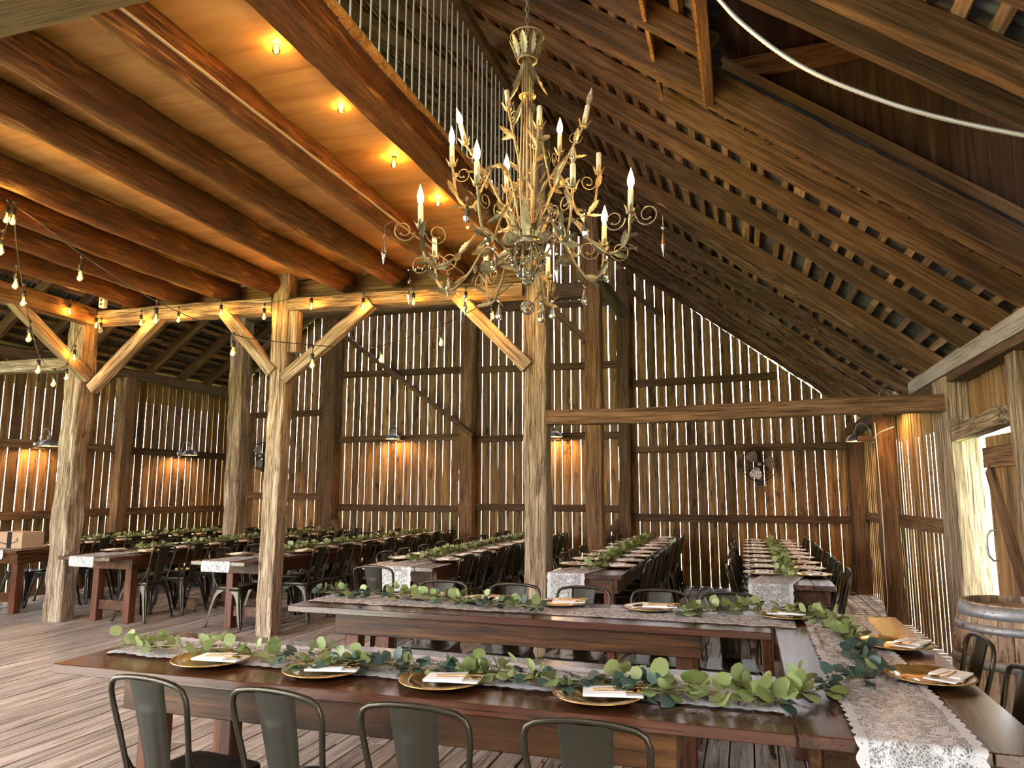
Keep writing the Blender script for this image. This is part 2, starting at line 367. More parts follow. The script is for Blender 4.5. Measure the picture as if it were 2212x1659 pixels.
for z, nm in ((1.14, 'low'), (2.13, 'lamp-bearing')):
    rail((XL + .035, 4.0, z), (XL + .035, 9.22, z), mat='beam', label='brown %s rail on the lamp wall, near bay' % nm)
    rail((XL + .035, 9.44, z), (XL + .035, 12.0, z), label='dark %s rail on the lamp wall, far bay' % nm)
rail((XR - .035, 6.9, 1.19), (XR - .035, 9.5, 1.16), 0.14, 0.08, 'beam', label='grey-brown rail on the door wall, near bay')
rail((XR - .035, 9.72, 1.14), (XR - .035, 12.05, 1.12), 0.12, 0.07, 'beam', label='grey-brown rail on the door wall, far bay')

# posts
def post(x0, x1, y0, y1, z0, z1, label, mat='post', amp=0.012):
    beam('timber_post', ((x0 + x1) / 2, (y0 + y1) / 2, z0), ((x0 + x1) / 2, (y0 + y1) / 2, z1), y1 - y0, x1 - x0, M[mat], amp, up=(1, 0, 0), label=label, cat='post', group='hewn posts', seg=0.09)
post(-7.75, -7.50, 6.62, 6.83, 0, 3.62, 'thick pale hewn post under the loft, farthest from the door wall', amp=0.02)
post(-4.88, -4.69, 6.66, 6.84, 0, 3.88, 'pale hewn post in the middle of the loft beam', amp=0.012)
post(-1.99, -1.77, 6.66, 6.90, 0, roofz(-1.88), 'tall hewn post at the end of the loft beam', amp=0.012)
post(-7.57, -7.33, 9.35, 9.60, 0, roofz(-7.45), 'rough hewn post behind the thick pale post', amp=0.014)
post(-1.95, -1.74, 9.36, 9.58, 0, roofz(-1.85), 'hewn post behind the tall post, halfway to the back wall', 'beam')
post(-7.52, -7.25, 11.95, 12.17, 0, roofz(-7.4), 'dark post against the back wall, nearest the lamp wall', 'darkbeam')
post(-4.74, -4.50, 11.95, 12.17, 0, roofz(-4.6), 'brown post against the back wall under the ridge', 'beam')
post(-1.95, -1.76, 11.95, 12.17, 0, roofz(-1.85), 'dark post against the back wall beside the fan bay', 'darkbeam')
post(1.50, 1.72, 11.95, 12.17, 0, 2.45, 'brown corner post beside the fan wall', 'darkbeam')
post(1.52, 1.72, 9.50, 9.72, 0, 2.40, 'slim hewn post on the door wall between the two rails', 'beam', 0.016)
post(1.58, 1.80, 6.62, 7.05, 0, 2.42, 'broad grey-brown post beside the ajar door', 'post', 0.006)
post(1.65, 1.85, 5.25, 5.45, 0, 2.42, 'rough post on the camera side of the ajar door', 'post', 0.007)
post(XL + .0, XL + .2, 9.22, 9.44, 0, 3.3, 'brown post on the lamp wall between its lamps', 'beam')
post(XL + .0, XL + .2, 6.6, 6.82, 0, 3.3, 'brown post on the lamp wall behind the thick pale post', 'beam')
post(XL + .0, XL + .2, 11.98, 12.18, 0, 3.3, 'dark corner post of the lamp wall', 'darkbeam')
# beams
def tb(p0, p1, w, h, mat, label, amp=.01): beam('timber_beam', p0, p1, w, h, M[mat], amp, label=label, cat='beam', group='barn beams')
tb((-7.49, 6.74, 3.55), (-4.89, 6.74, 3.515), 0.2, 0.16, 'post', 'pale beam under the log ends, lamp-wall half')
tb((-4.68, 6.74, 3.50), (-2.0, 6.74, 3.455), 0.2, 0.13, 'post', 'pale beam under the log ends, tall-post half')
tb((-1.77, 6.76, 2.19), (1.64, 6.72, 2.21), 0.16, 0.14, 'beam', 'long brown tie beam from the tall post to the door wall')
tb((-9.6, 6.76, 3.02), (-7.7, 6.76, 3.0), 0.16, 0.15, 'post', 'pale tie beam from the thick post to the lamp wall')
tb((-7.33, 9.48, 4.22), (-1.95, 9.48, 4.2), 0.18, 0.2, 'darkbeam', 'dark tie beam behind the loft edge')
tb((-7.42, -0.6, 3.58), (-7.42, 6.62, 3.56), 0.2, 0.2, 'beam', 'rough beam along the lamp-wall edge of the loft')
tb((-2.06, -0.6, 3.89), (-2.04, 6.66, 3.89), 0.2, 0.21, 'log', 'thick squared beam along the open edge of the loft', .014)
tb((-9.6, 2.12, 3.62), (-1.9, 2.12, 3.62), 0.2, 0.2, 'darkbeam', 'dark cross beam under the near end of the logs')
tb((1.60, 3.2, 2.495), (1.60, 7.95, 2.495), 0.04, 0.125, 'grey', 'pale grey plank along the top of the door wall', .002)
tb((1.69, 2.0, 2.44), (1.69, 12.1, 2.44), 0.16, 0.14, 'darkbeam', 'dark wall plate over the door wall')
tb((XL + .09, 2.0, 3.36), (XL + .09, 12.1, 3.36), 0.18, 0.14, 'darkbeam', 'dark wall plate over the lamp wall')
tb((1.66, 6.62, 1.95), (1.66, 5.45, 1.99), 0.12, 0.12, 'post', 'grey-brown header over the ajar door', .004)
tb((-1.86, 9.58, 4.45), (-1.86, 12.0, 4.45), 0.15, 0.16, 'darkbeam', 'dark purlin between the far posts')
tb((1.35, 9.85, 2.12), (1.72, 9.85, 2.12), 0.08, 0.07, 'darkbeam', 'short dark bracket above the corner lamp')
# braces
def br(p0, p1, w, h, mat, label): beam('brace', p0, p1, w, h, M[mat], .006, up=(0, 1, 0.01), label=label, cat='brace', group='diagonal braces')
br((-7.36, 6.68, 2.68), (-6.42, 6.68, 3.50), 0.13, 0.10, 'post', 'pale brace from the thick post up towards the door wall')
br((-5.55, 6.68, 3.50), (-4.84, 6.68, 2.76), 0.13, 0.10, 'post', 'pale brace on the lamp-wall side of the middle post')
br((-4.70, 6.68, 2.68), (-3.66, 6.68, 3.45), 0.13, 0.10, 'post', 'pale brace on the door side of the middle post')
br((-2.70, 6.68, 3.45), (-1.95, 6.68, 2.68), 0.13, 0.10, 'post', 'pale brace running down to the tall post')
beam('brace', (-7.44, 5.62, 3.55), (-7.44, 6.68, 2.82), 0.1, 0.13, M['post'], .006, label='pale brace from the thick post towards the camera', cat='brace', group='diagonal braces')
br((-7.15, 11.9, 4.42), (-4.46, 11.9, 2.44), 0.07, 0.16, 'darkbeam', 'long dark plank brace across the back wall')
br((-7.2, 11.95, 0.95), (-6.9, 11.95, 0.55), 0.08, 0.12, 'darkbeam', 'short dark foot brace low on the back wall near the lamps')
br((-2.45, 11.95, 0.55), (-1.95, 11.95, 1.0), 0.08, 0.12, 'darkbeam', 'short dark foot brace behind the second table row')
br((-7.2, 9.48, 3.5), (-6.5, 9.48, 4.15), 0.1, 0.12, 'darkbeam', 'dark brace under the rear tie beam near the lamp wall')
br((-2.6, 9.48, 4.15), (-1.95, 9.48, 3.5), 0.1, 0.12, 'darkbeam', 'dark brace under the rear tie beam near the tall post')
br((-1.74, 11.95, 4.9), (-1.2, 11.95, 4.35), 0.08, 0.12, 'darkbeam', 'dark brace in the gable over the fan bay')

br((-4.63, 6.74, 2.98), (-4.63, 6.74, 3.44), 0.12, 0.10, 'post', 'short upright cleat on the middle post under the beam')
# loft: plywood on round logs
mb = MB()
for ix in range(5):
    for iy in range(4):
        x0 = -7.42 + ix * 1.1; y0 = -0.6 + iy * 1.95
        mb.box(x0, min(-1.98, x0 + 1.1) - 0.004, y0, min(6.95, y0 + 1.95) - 0.004, 3.865, 3.885, random.random())
tag(mb.build('ceiling', M['ply']), 'amber plywood loft floor seen from below', 'ceiling', kind='structure')
beam('trim_90', (-7.3, 6.98, 3.73), (-2.1, 6.98, 3.73), 0.04, 0.26, M['beam'], .002, label='plywood strip closing the log ends', cat='trim')
beam('trim_91', (-1.975, -0.6, 4.02), (-1.975, 6.6, 4.02), 0.09, 0.04, M['amberboard'], .002, label='pale lumber edge under the steel rods', cat='trim')
for k, x in enumerate((-2.74, -3.45, -4.06, -4.92, -5.56, -6.17, -6.80)):
    beam('log_joist', (x + random.uniform(-.02, .02), -0.6, 3.745), (x, 6.86 if k not in () else 6.7, 3.745), 0.235, 0.235, M['log'], 0.012, log=True, seg=0.1,
         label='round log joist under the plywood, %s from the loft edge' % ('first', 'second', 'third', 'fourth', 'fifth', 'sixth', 'seventh')[k], cat='log', group='log joists')

# roof: rafters, battens, corrugated tin
nrm = V((0.775, 0, 1)).normalized(); RUN = V((1, 0, -0.775)).normalized()
def rafter(y, x0, x1, side, log=False, h=0.15, th=0.05, label='', mat='rafter'):
    off = V((nrm.x * side, 0, nrm.z)) * (h / 2 if not log else .105)
    p0 = V((x0, y, roofz(x0))) + off; p1 = V((x1, y + random.uniform(-.05, .05), roofz(x1))) + off
    beam('roof_rafter', p0, p1, th if not log else 0.085, h if not log else 0.085, M['pole' if log else mat], 0.016 if log else 0.006, up=(0.775 * side, 0, 1), label=label, cat='rafter', group='roof rafters', seg=0.12)
RY = [0.6, 1.3, 1.95, 2.55, 2.95, 3.2, 4.3, 4.44, 4.86, 5.45, 6.12, 7.06, 7.7, 8.3, 8.85, 9.45, 10.05, 10.65, 11.25, 11.85]
names20 = ('first second third fourth fifth sixth seventh eighth ninth tenth eleventh twelfth thirteenth fourteenth fifteenth sixteenth seventeenth eighteenth nineteenth twentieth').split()
for k, y in enumerate(RY):
    far = y > 7.3
    rafter(y, -4.45, 1.72, 1, far, 0.10 if far else 0.15, 0.05, 'rafter on the door-side slope, %s from the back gable' % names20[len(RY) - 1 - k])
rafter(3.86, -4.45, -0.12, 1, False, 0.15, 0.05, 'short cut-off rafter ending at the dormer opening')
LY = [4.2, 4.9, 5.6, 6.3, 7.0, 7.7, 8.4, 9.1, 9.8, 10.5, 11.2, 11.9]
for k, y in enumerate(LY):
    rafter(y, -4.55, XL - 0.1, -1, False, 0.15, 0.06, 'rafter on the lamp-side slope, %s from the back gable' % names20[len(LY) - 1 - k])
OPX, OPY = (-0.10, 1.55), (3.26, 4.33)
def slope(x0, x1, y0, y1, side, name, label, battens=True):
    h = 0.15; mb = MB(); ny = int((y1 - y0) / 0.0095); r0 = []; r1 = []
    for i in range(ny + 1):
        y = y0 + (y1 - y0) * i / ny; d = h + 0.056 + 0.009 * math.sin(2 * PI * y / 0.076); o = V((nrm.x * side, 0, nrm.z)) * d
        r0.append(V((x0, y, roofz(x0))) + o); r1.append(V((x1, y, roofz(x1))) + o)
    mb.loft([r0, r1], False, False, True)
    o = tag(mb.build(name, M['tin']), label, 'roof', kind='structure')
    mb = MB(); n = int(abs(x1 - x0) / 0.127); dirx = 1 if x1 > x0 else -1
    for k in range(n):
        xx = x0 + dirx * (0.06 + k * 0.127 + random.uniform(-.02, .02)); w = random.choice((0.05, 0.055, 0.06, 0.085))
        if abs(xx) > 12: continue
        off = V((nrm.x * side, 0, nrm.z)); c = V((xx, 0, roofz(xx))) + off * h; rr = V((RUN.x * side, 0, RUN.z)) * w / 2; t = off * 0.045
        ya = y0
        while ya < y1:
            yb2 = min(y1, ya + random.uniform(1.5, 3.5)); P = [c - rr, c + rr, c + rr + t, c - rr + t]
            mb.loft([[p + V((0, ya, 0)) for p in P], [p + V((0, yb2 - 0.02, 0)) for p in P]], True, True, tone=random.random()); ya = yb2
    b = mb.build('roof_battens', M['battens'], o)
    return o
M['tanboard'] = wood('tan_board', (.09, .042, .016), (.165, .085, .034), (.23, .13, .055), 0, .75, .4, grain=40)
M['battens'] = wood('roof_batten', (.06, .03, .014), (.17, .095, .05), (.32, .20, .12), 1, 0.85, 0.5, tone=True, var=.45)
slope(-4.5, 2.2, OPY[1] + .02, 12.45, 1, 'ceiling_right', 'corrugated tin roof over the door-side slope')
slope(-4.5, 2.2, -1.0, OPY[0] - .02, 1, 'ceiling_right', 'corrugated tin roof at the near end of the door-side slope')
slope(-4.5, OPX[0] - .05, OPY[0] - .02, OPY[1] + .02, 1, 'ceiling_right', 'corrugated tin roof above the dormer opening')
slope(-4.5, XL - 0.5, -1.0, 12.45, -1, 'ceiling_left', 'corrugated tin roof over the lamp-side slope')
mb = MB(); mb.loft([[(-5.0, y, roofz(-5.0) + .27), (-4.5, y, ZR + .29), (-4.0, y, roofz(-4.0) + .27), (-4.0, y, roofz(-4.0) + .29), (-4.5, y, ZR + .33), (-5.0, y, roofz(-5.0) + .29)] for y in (-1.0, 12.45)], True, True)
tag(mb.build('trim_92', M['tin']), 'tin cap along the ridge', 'ridge cap', kind='structure')
# dormer over the opening between two rafters
mb = MB()
for k in range(13):                                # upright boards of its far cheek
    a = OPX[0] - .1 + k * 0.145; mb.box(a, a + 0.1449, OPY[1] + .16, OPY[1] + .185, roofz(a + .14) + .12, 5.3, random.random())
for k in range(12):                                # lying boards of its roof
    a = 2.7 + k * 0.19; mb.box(-1.0, 2.0, a, a + .1899, 5.3, 5.32, random.random())
mb.box(1.86, 1.9, 2.8, 4.9, 2.3, 5.3, .3)
for k in range(13):
    a = OPX[0] - .1 + k * 0.145; mb.box(a, a + 0.1449, OPY[0] - .09, OPY[0] - .06, roofz(a) + .2, 5.3, random.random())
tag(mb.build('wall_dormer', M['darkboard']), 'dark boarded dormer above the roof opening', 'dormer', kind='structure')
mb = MB()
for k in range(8):                                 # boards closing the upper side of the dormer
    a = 2.9 + k * 0.23; mb.box(OPX[0] - .34, OPX[0] - .32, a, a + .2295, roofz(OPX[0] - .3) + .05, 5.3, random.random())
mb.box(OPX[0] - .045, OPX[0] - .03, OPY[0] - .03, OPY[1] + .03, roofz(OPX[0]) + .02, roofz(OPX[0]) + .42, .4)
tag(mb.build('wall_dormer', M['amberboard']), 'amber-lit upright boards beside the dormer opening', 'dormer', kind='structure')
beam('timber_beam', (OPX[0], OPY[0], roofz(OPX[0]) + .06), (OPX[0], OPY[1] + .02, roofz(OPX[0]) + .06), 0.05, 0.16, M['rafter'], .004, label='header board closing the dormer opening', cat='beam', group='barn beams')
beam('timber_beam', (OPX[0] - .05, OPY[1] + .12, 4.10), (1.2, OPY[1] + .12, 4.12), 0.05, 0.13, M['rafter'], .004, label='level board across the dormer cheek', cat='beam', group='barn beams')
beam('timber_beam', (OPX[0] + .1, OPY[0], 4.35), (OPX[0] + .1, OPY[1] + .1, 4.35), 0.06, 0.09, M['rafter'], .004, label='upper header inside the dormer', cat='beam', group='barn beams')

beam('timber_beam', (OPX[0] - .15, OPY[1] + .085, roofz(OPX[0] - .15) + .27), (1.65, OPY[1] + .085, roofz(1.65) + .27), 0.035, 0.19, M['tanboard'], .003, up=(.775, 0, 1), label='wide tan board along the foot of the dormer cheek', cat='beam', group='barn beams')
w6 = wall_boards('wall_unseen_shade', M['wall'], (-4.1, XR + .1), lambda s, d, z: (s, -1.4 - d, z), lambda a, b: (roofz(a), roofz(b)), pitch=0.15, gap=(.004, .009))  # unseen wall added to keep daylight off the near tables and chairs
tag(w6, 'unseen boards added behind the camera to shade the near tables', 'wall', kind='structure')
# outside
mb = MB(); mb.add([(-60, -60, -0.45), (60, -60, -0.45), (60, 60, -0.45), (-60, 60, -0.45)], [(0, 1, 2, 3)])
tag(mb.build('ground', M['grass']), 'sunlit grass outside the barn', 'ground', kind='structure')
mb = MB(); mb.box(4.0, 5.0, -10, 40, -0.45, -0.40)
tag(mb.build('path', M['path']), 'pale path across the grass beyond the door', 'path', kind='structure')

# door, standing ajar
d = empty('door_1', (1.80, 5.47, 0.05), 0.0); tag(d, 'plank barn door standing ajar beside the barrel', 'door', kind='structure')
mb = MB(); w = 0.155
for k in range(6):
    mb.bbox(0, 0.028, k * w, k * w + w - 0.005, 0, 1.86, 0.003, random.random())
mb.build('door_panel', M['wallr'], d)
def bar(name, p0, p1, w, h, mat, par):
    m, L = frame(p0, p1, (1, 0, 0)); mb = MB(); mb.bbox(0, L, -w / 2, w / 2, 0, h, 0.004); mb.build(name, mat, par).matrix_local = m
bar('door_rail', (-.001, 0.02, 1.70), (-.001, 0.91, 1.70), 0.15, -0.025, M['beam'], d); bar('door_rail', (-.001, 0.02, 0.2), (-.001, 0.91, 0.2), 0.15, -0.025, M['beam'], d)
bar('door_brace', (-.001, 0.1, 0.3), (-.001, 0.84, 1.62), 0.12, -0.025, M['beam'], d); 
mb = MB(); mb.tube([(0, 0.88, 1.16), (-.03, .88, 1.16), (-.055, .885, 1.12), (-.06, .888, 1.05), (-.055, .885, .98), (-.03, .88, .94), (0, .88, .94)], 0.008)
mb.lathe([(0.0, 0), (.018, 0.0), (.018, .006), (0, .006)], 10, (0, .88, 1.16)); mb.lathe([(0.0, 0), (.018, 0.0), (.018, .006), (0, .006)], 10, (0, .88, .935)); mb.build('door_handle', M['galv'], d)
d.rotation_euler = (0, 0, 0.035)

# ---------------------------------------------------------------- chairs
def make_chair():
    root = empty('metal_chair')
    zs = 0.445
    # seat: shallow dished sheet with a rounded outline and a down-turned edge
    mb = MB(); n = 40
    def outline(s, z):
        r = []
        for i in range(n):
            a = 2 * PI * i / n; ca, sa = math.cos(a), math.sin(a); e = 0.30
            x = math.copysign(abs(ca) ** e, ca); y = math.copysign(abs(sa) ** e, sa)
            wx = 0.178 + 0.012 * y
            r.append((x * wx * s, y * 0.178 * s, z))
        return r
    rings = [outline(0.97, zs - .05), outline(1.0, zs - .045), outline(1.0, zs - .012), outline(0.985, zs - .002), outline(0.95, zs), outline(0.8, zs - .004), outline(0.45, zs - .008), outline(0.02, zs - .009)]
    mb.loft(rings, True, False, True)
    for (hx, hy) in ((0, 0), (.03, 0), (-.03, 0), (.015, .026), (-.015, .026), (.015, -.026), (-.015, -.026)): mb.lathe([(0.0045, 0), (0.0045, .002), (0.0, .002)], 8, (hx, hy, zs - .0085), tone=0)
    mb.build('seat', M['chair'], root)
    # hoop of the back
    side = [(.150, -.165, .40), (.158, -.178, .50), (.172, -.205, .62), (.186, -.232, .73), (.187, -.242, .775), (.176, -.249, .806), (.150, -.254, .822), (.10, -.257, .831), (.05, -.258, .835), (0, -.258, .836)]
    pts = [V(p) for p in side] + [V((-p[0], p[1], p[2])) for p in reversed(side[:-1])]
    mb = MB(); mb.tube(pts, 0.0105, 8)
    mb.build('back_frame', M['chair'], root)
    # slat with a pressed panel
    mb = MB(); rows = []
    NZ, NX = 36, 16
    for k in range(NZ + 1):
        q = k / NZ; z = zs - .02 + q * (.828 - zs + .02); y = -.166 - 0.094 * q ** 1.15; w = .058 + .026 * q; row = []
        for i in range(NX + 1):
            p = -1 + 2 * i / NX
            em = 0.0
            if abs(p) <= .56 and .12 < q < .76: em = 0.0045 if abs(p) <= .44 and .14 < q < .735 else 0.0022
            row.append((p * w, y - 0.010 * (1 - p * p) - em + (.006 if abs(p) > .97 else 0), z))
        rows.append(row)
    mb.loft(rows, False, False, True)
    back = [[(x, y + .003, z) for (x, y, z) in r] for r in rows]
    mb.loft([list(reversed(r)) for r in back], False, False, False)
    mb.build('backrest', M['chairpanel'], root)
    # legs: pressed sheet, wide under the seat and narrow at the foot
    for (sx, sy) in ((1, 1), (-1, 1), (1, -1), (-1, -1)):
        mb = MB(); rings = []
        for (z, wd, off) in ((.405, .150, .0), (.385, .118, .004), (.355, .082, .010), (.31, .058, .018), (.25, .047, .026), (.16, .038, .040), (.07, .028, .054), (.012, .022, .062)):
            cx = .178 + off * 0.75; cy = .176 + off; r = []
            for t in (-1, -.6, -.3, -.12, 0, .12, .3, .6, 1):
                # the sheet wraps the corner: one flank runs back along x, the other along y
                u = abs(t); kk = 0.014 * max(0, 1 - u * 3)
                px = cx - (wd * u if t < 0 else 0) - kk; py = cy - (wd * u if t > 0 else 0) - kk
                if z < .3 and u < .13: px -= .006; py -= .006
                r.append((sx * px, sy * py, z))
            rings.append(r)
        mb.loft(rings, False, False, True)
        mb.loft([[(x - sx * .004, y - sy * .004, z) for (x, y, z) in reversed(r)] for r in rings], False, False, True)
        lg = mb.build('leg', M['chair'], root)
        mb = MB(); cx, cy = sx * (.178 + .0465 - .009), sy * (.176 + .062 - .009); mb.bbox(cx - .013, cx + .013, cy - .013, cy + .013, 0, .022, .003)
        mb.build('rubber_foot', M['rubber'], lg)
    for s in (-1, 1):
        mb = MB(); mb.tube([(s * .171, -.203, .615), (s * .178, -.17, .53), (s * .178, -.11, .43)], 0.006, 6)
        mb.build('side_strut', M['chair'], root)
    return root
CHAIR = make_chair(); used = [False]
def chair(x, y, face, label, group):
    """face: direction the sitter looks, radians from +y"""
    o = CHAIR if not used[0] else copy_tree(CHAIR); used[0] = True
    o.location = (x, y, 0); o.rotation_euler = (0, 0, face + random.uniform(-.05, .05)); tag(o, label, 'chair', group)
    return o

# ---------------------------------------------------------------- tables
def table(loc, L, W, rz, label, over=(.33, .33), group='farm tables', stretch=True):
    """local x runs along the table, origin at the middle of the floor"""
    root = empty('farm_table', loc, rz); tag(root, label, 'table', group)
    H = 0.76; mb = MB(); n = 4; pw = W / n
    for i in range(n):
        e = random.uniform(-.004, .004)
        mb.bbox(-L / 2 + e, L / 2 + e, -W / 2 + i * pw + .0008, -W / 2 + (i + 1) * pw - .0008, H - .04, H + random.uniform(-.0008, .0005), .003, random.random())
    mb.build('tabletop', M['tabletop'], root)
    a0, a1 = -L / 2 + over[0], L / 2 - over[1]; b = W / 2 - .06; h0, h1 = H - .165, H - .0405
    for s in (-1, 1):
        mb = MB(); mb.bbox(a0, a1, s * b - .02, s * b + .02, h0, h1, .004); mb.build('apron', M['tablewood'], root)
    for xx in (a0 + .02, a1 - .02):
        mb = MB(); mb.bbox(xx - .02, xx + .02, -b + .021, b - .021, h0, h1, .004); mb.build('apron', M['tablewood'], root)
    for xx in (a0 + .095, a1 - .095):
        for s in (-1, 1):
            mb = MB(); y = s * (b - .07); mb.bbox(xx - .05, xx + .05, y - .045, y + .045, 0, h0 + .02, .005); mb.build('leg', M['tableleg'], root)
        if stretch:
            mb = MB(); mb.bbox(xx - .022, xx + .022, -b + .116, b - .116, .13, .24, .004); mb.build('stretcher', M['tablewood'], root)
    return root

# ---------------------------------------------------------------- place settings
def make_plate():
    prof = [(0, .006), (.095, .006), (.108, .008), (.118, .015), (.128, .019), (.150, .0205), (.158, .0215), (.163, .0225), (.165, .0205), (.162, .017), (.128, .014), (.112, .004), (.10, 0), (0, 0)]
    mb = MB(); mb.lathe([(max(r, .0005), z) for r, z in prof], 56)
    p = mb.build('charger_plate', M['gold']); mb = MB(); n = 76
    for i in range(n):
        a = 2 * PI * i / n; c = V((.1605 * math.cos(a), .1605 * math.sin(a), .0225)); r = .0042
        vs = [c + V((r * math.cos(t), r * math.sin(t), 0)) for t in (0, PI / 2, PI, 3 * PI / 2)] + [c + V((0, 0, .0036))]
        mb.add(vs, [(0, 1, 4), (1, 2, 4), (2, 3, 4), (3, 0, 4)], smooth=True)
    mb.build('beaded_rim', M['gold'], p)
    return p
def make_napkin():
    mb = MB()
    mb.bbox(-.105, .105, -.056, .056, 0, .006, .0015)
    mb.loft([[(-.105, -.056, .0062), (-.105, .056, .0062), (-.105, .056, .0085), (-.105, -.056, .0085)], [(.045, -.056, .0062), (.045, .056, .0062), (.045, .056, .0135), (.045, -.056, .0135)]], True, True)
    return mb.build('folded_napkin', M['napkin'])
def make_fork():
    mb = MB(); mb.tube([(-.07, 0, .0), (0, 0, .003), (.05, 0, .004)], [.003, .0035, .003], 6)
    mb.loft([[(.05, -.004, .003), (.05, .004, .003), (.05, .004, .005), (.05, -.004, .005)], [(.066, -.011, .003), (.066, .011, .003), (.066, .011, .005), (.066, -.011, .005)], [(.085, -.012, .006), (.085, .012, .006), (.085, .012, .008), (.085, -.012, .008)]], True, True)
    for k in range(4): mb.box(.084, .122, -.0115 + k * .0066, -.0085 + k * .0066, .0065, .009)
    return mb.build('fork', M['goldcut'])
def make_spoon():
    mb = MB(); mb.tube([(-.07, 0, 0), (0, 0, .003), (.06, 0, .004)], [.003, .0035, .003], 6)
    rings = []
    for k in range(9):
        q = k / 8; w = .001 + .0155 * math.sin(PI * min(1, q * .98 + .02)) ** .7; x = .06 + q * .05
        rings.append([(x, -w, .007), (x, 0, .007 - w * .35), (x, w, .007), (x, 0, .0055 - w * .35)])
    mb.loft(rings, True, True, True)
    return mb.build('spoon', M['goldcut'])
PROTO = {}
def inst(kind, maker, loc, rz, label, cat, group):
    if kind not in PROTO: o = PROTO[kind] = maker()
    else: o = copy_tree(PROTO[kind])
    o.location = loc; o.rotation_euler = (0, 0, rz); tag(o, label, cat, group); return o
TZ = 0.7610
def setting(x, y, face, where, grp, nap=(.05, .0), turn=0.12):
    z = TZ + .0035
    c, s = math.cos(face), math.sin(face)
    inst('plate', make_plate, (x, y, z), face, 'gold charger plate ' + where, 'plate', 'charger plates ' + grp)
    nx, ny = nap; px, py = x + nx * c - ny * s, y + nx * s + ny * c; f = face + turn + random.uniform(-.1, .1)
    inst('nap', make_napkin, (px, py, z + .0232), f, 'white folded napkin ' + where, 'napkin', 'napkins ' + grp)
    c2, s2 = math.cos(f), math.sin(f)
    for nm, mk, lx, ly, aa in (('fork', make_fork, .0, .012, .10), ('spoon', make_spoon, .005, -.014, -.06)):
        inst(nm, mk, (px + lx * c2 - ly * s2, py + lx * s2 + ly * c2, z + .0232 + .0082 + (.003 if nm == 'fork' else 0)), f + aa, 'gold %s ' % nm + where, nm, nm + 's ' + grp)

# ---------------------------------------------------------------- lace runners
def runner(path, W, label, step=.012, wav=.004, group='lace runners', half_in=None):
    """path: list of (x, y, z, side vector) samples along the middle"""
    mb = MB(); uv = []; rows = []; s = 0; prev = None
    P = []
    for a, b in zip(path[:-1], path[1:]):
        d = (V(b) - V(a)).length; n = max(1, int(d / step))
        for k in range(n): P.append(V(a).lerp(V(b), k / n))
    P.append(V(path[-1])); so = random.random() * 30
    for k, p in enumerate(P):
        d = P[min(k + 1, len(P) - 1)] - P[max(k - 1, 0)]; dh = V((d.x, d.y, 0))
        if dh.length < 1e-4: dh = last
        dh.normalize(); last = dh.copy(); sd = V((dh.y, -dh.x, 0)); nn = 12; row = []
        if prev is not None: s += (p - prev).length
        prev = p; w = W / 2 + .012 * abs(math.sin(PI * s / .055)) - .006; steep = abs(d.normalized().z) > .5
        up = -dh if steep else UP
        for i in range(nn + 1):
            t = -1 + 2 * i / nn
            wz = wav * (noise.noise(V((t * 4 + so, s * 9, 0))) + 0.6 * noise.noise(V((t * 2, s * 3 + so, 5)))) + wav * .7
            if steep: wz = -(abs(wz) * 1.5 + .006 * math.sin(t * 9 + so)) if False else -abs(wz) * 2
            row.append(p + sd * (t * w) + (up * wz)); uv.append((t * w, s))
        rows.append(row)
    mb.loft(rows, False, False, True); mb.uv = uv
    return tag(mb.build('lace_runner', M['lace']), label, 'table runner', group)

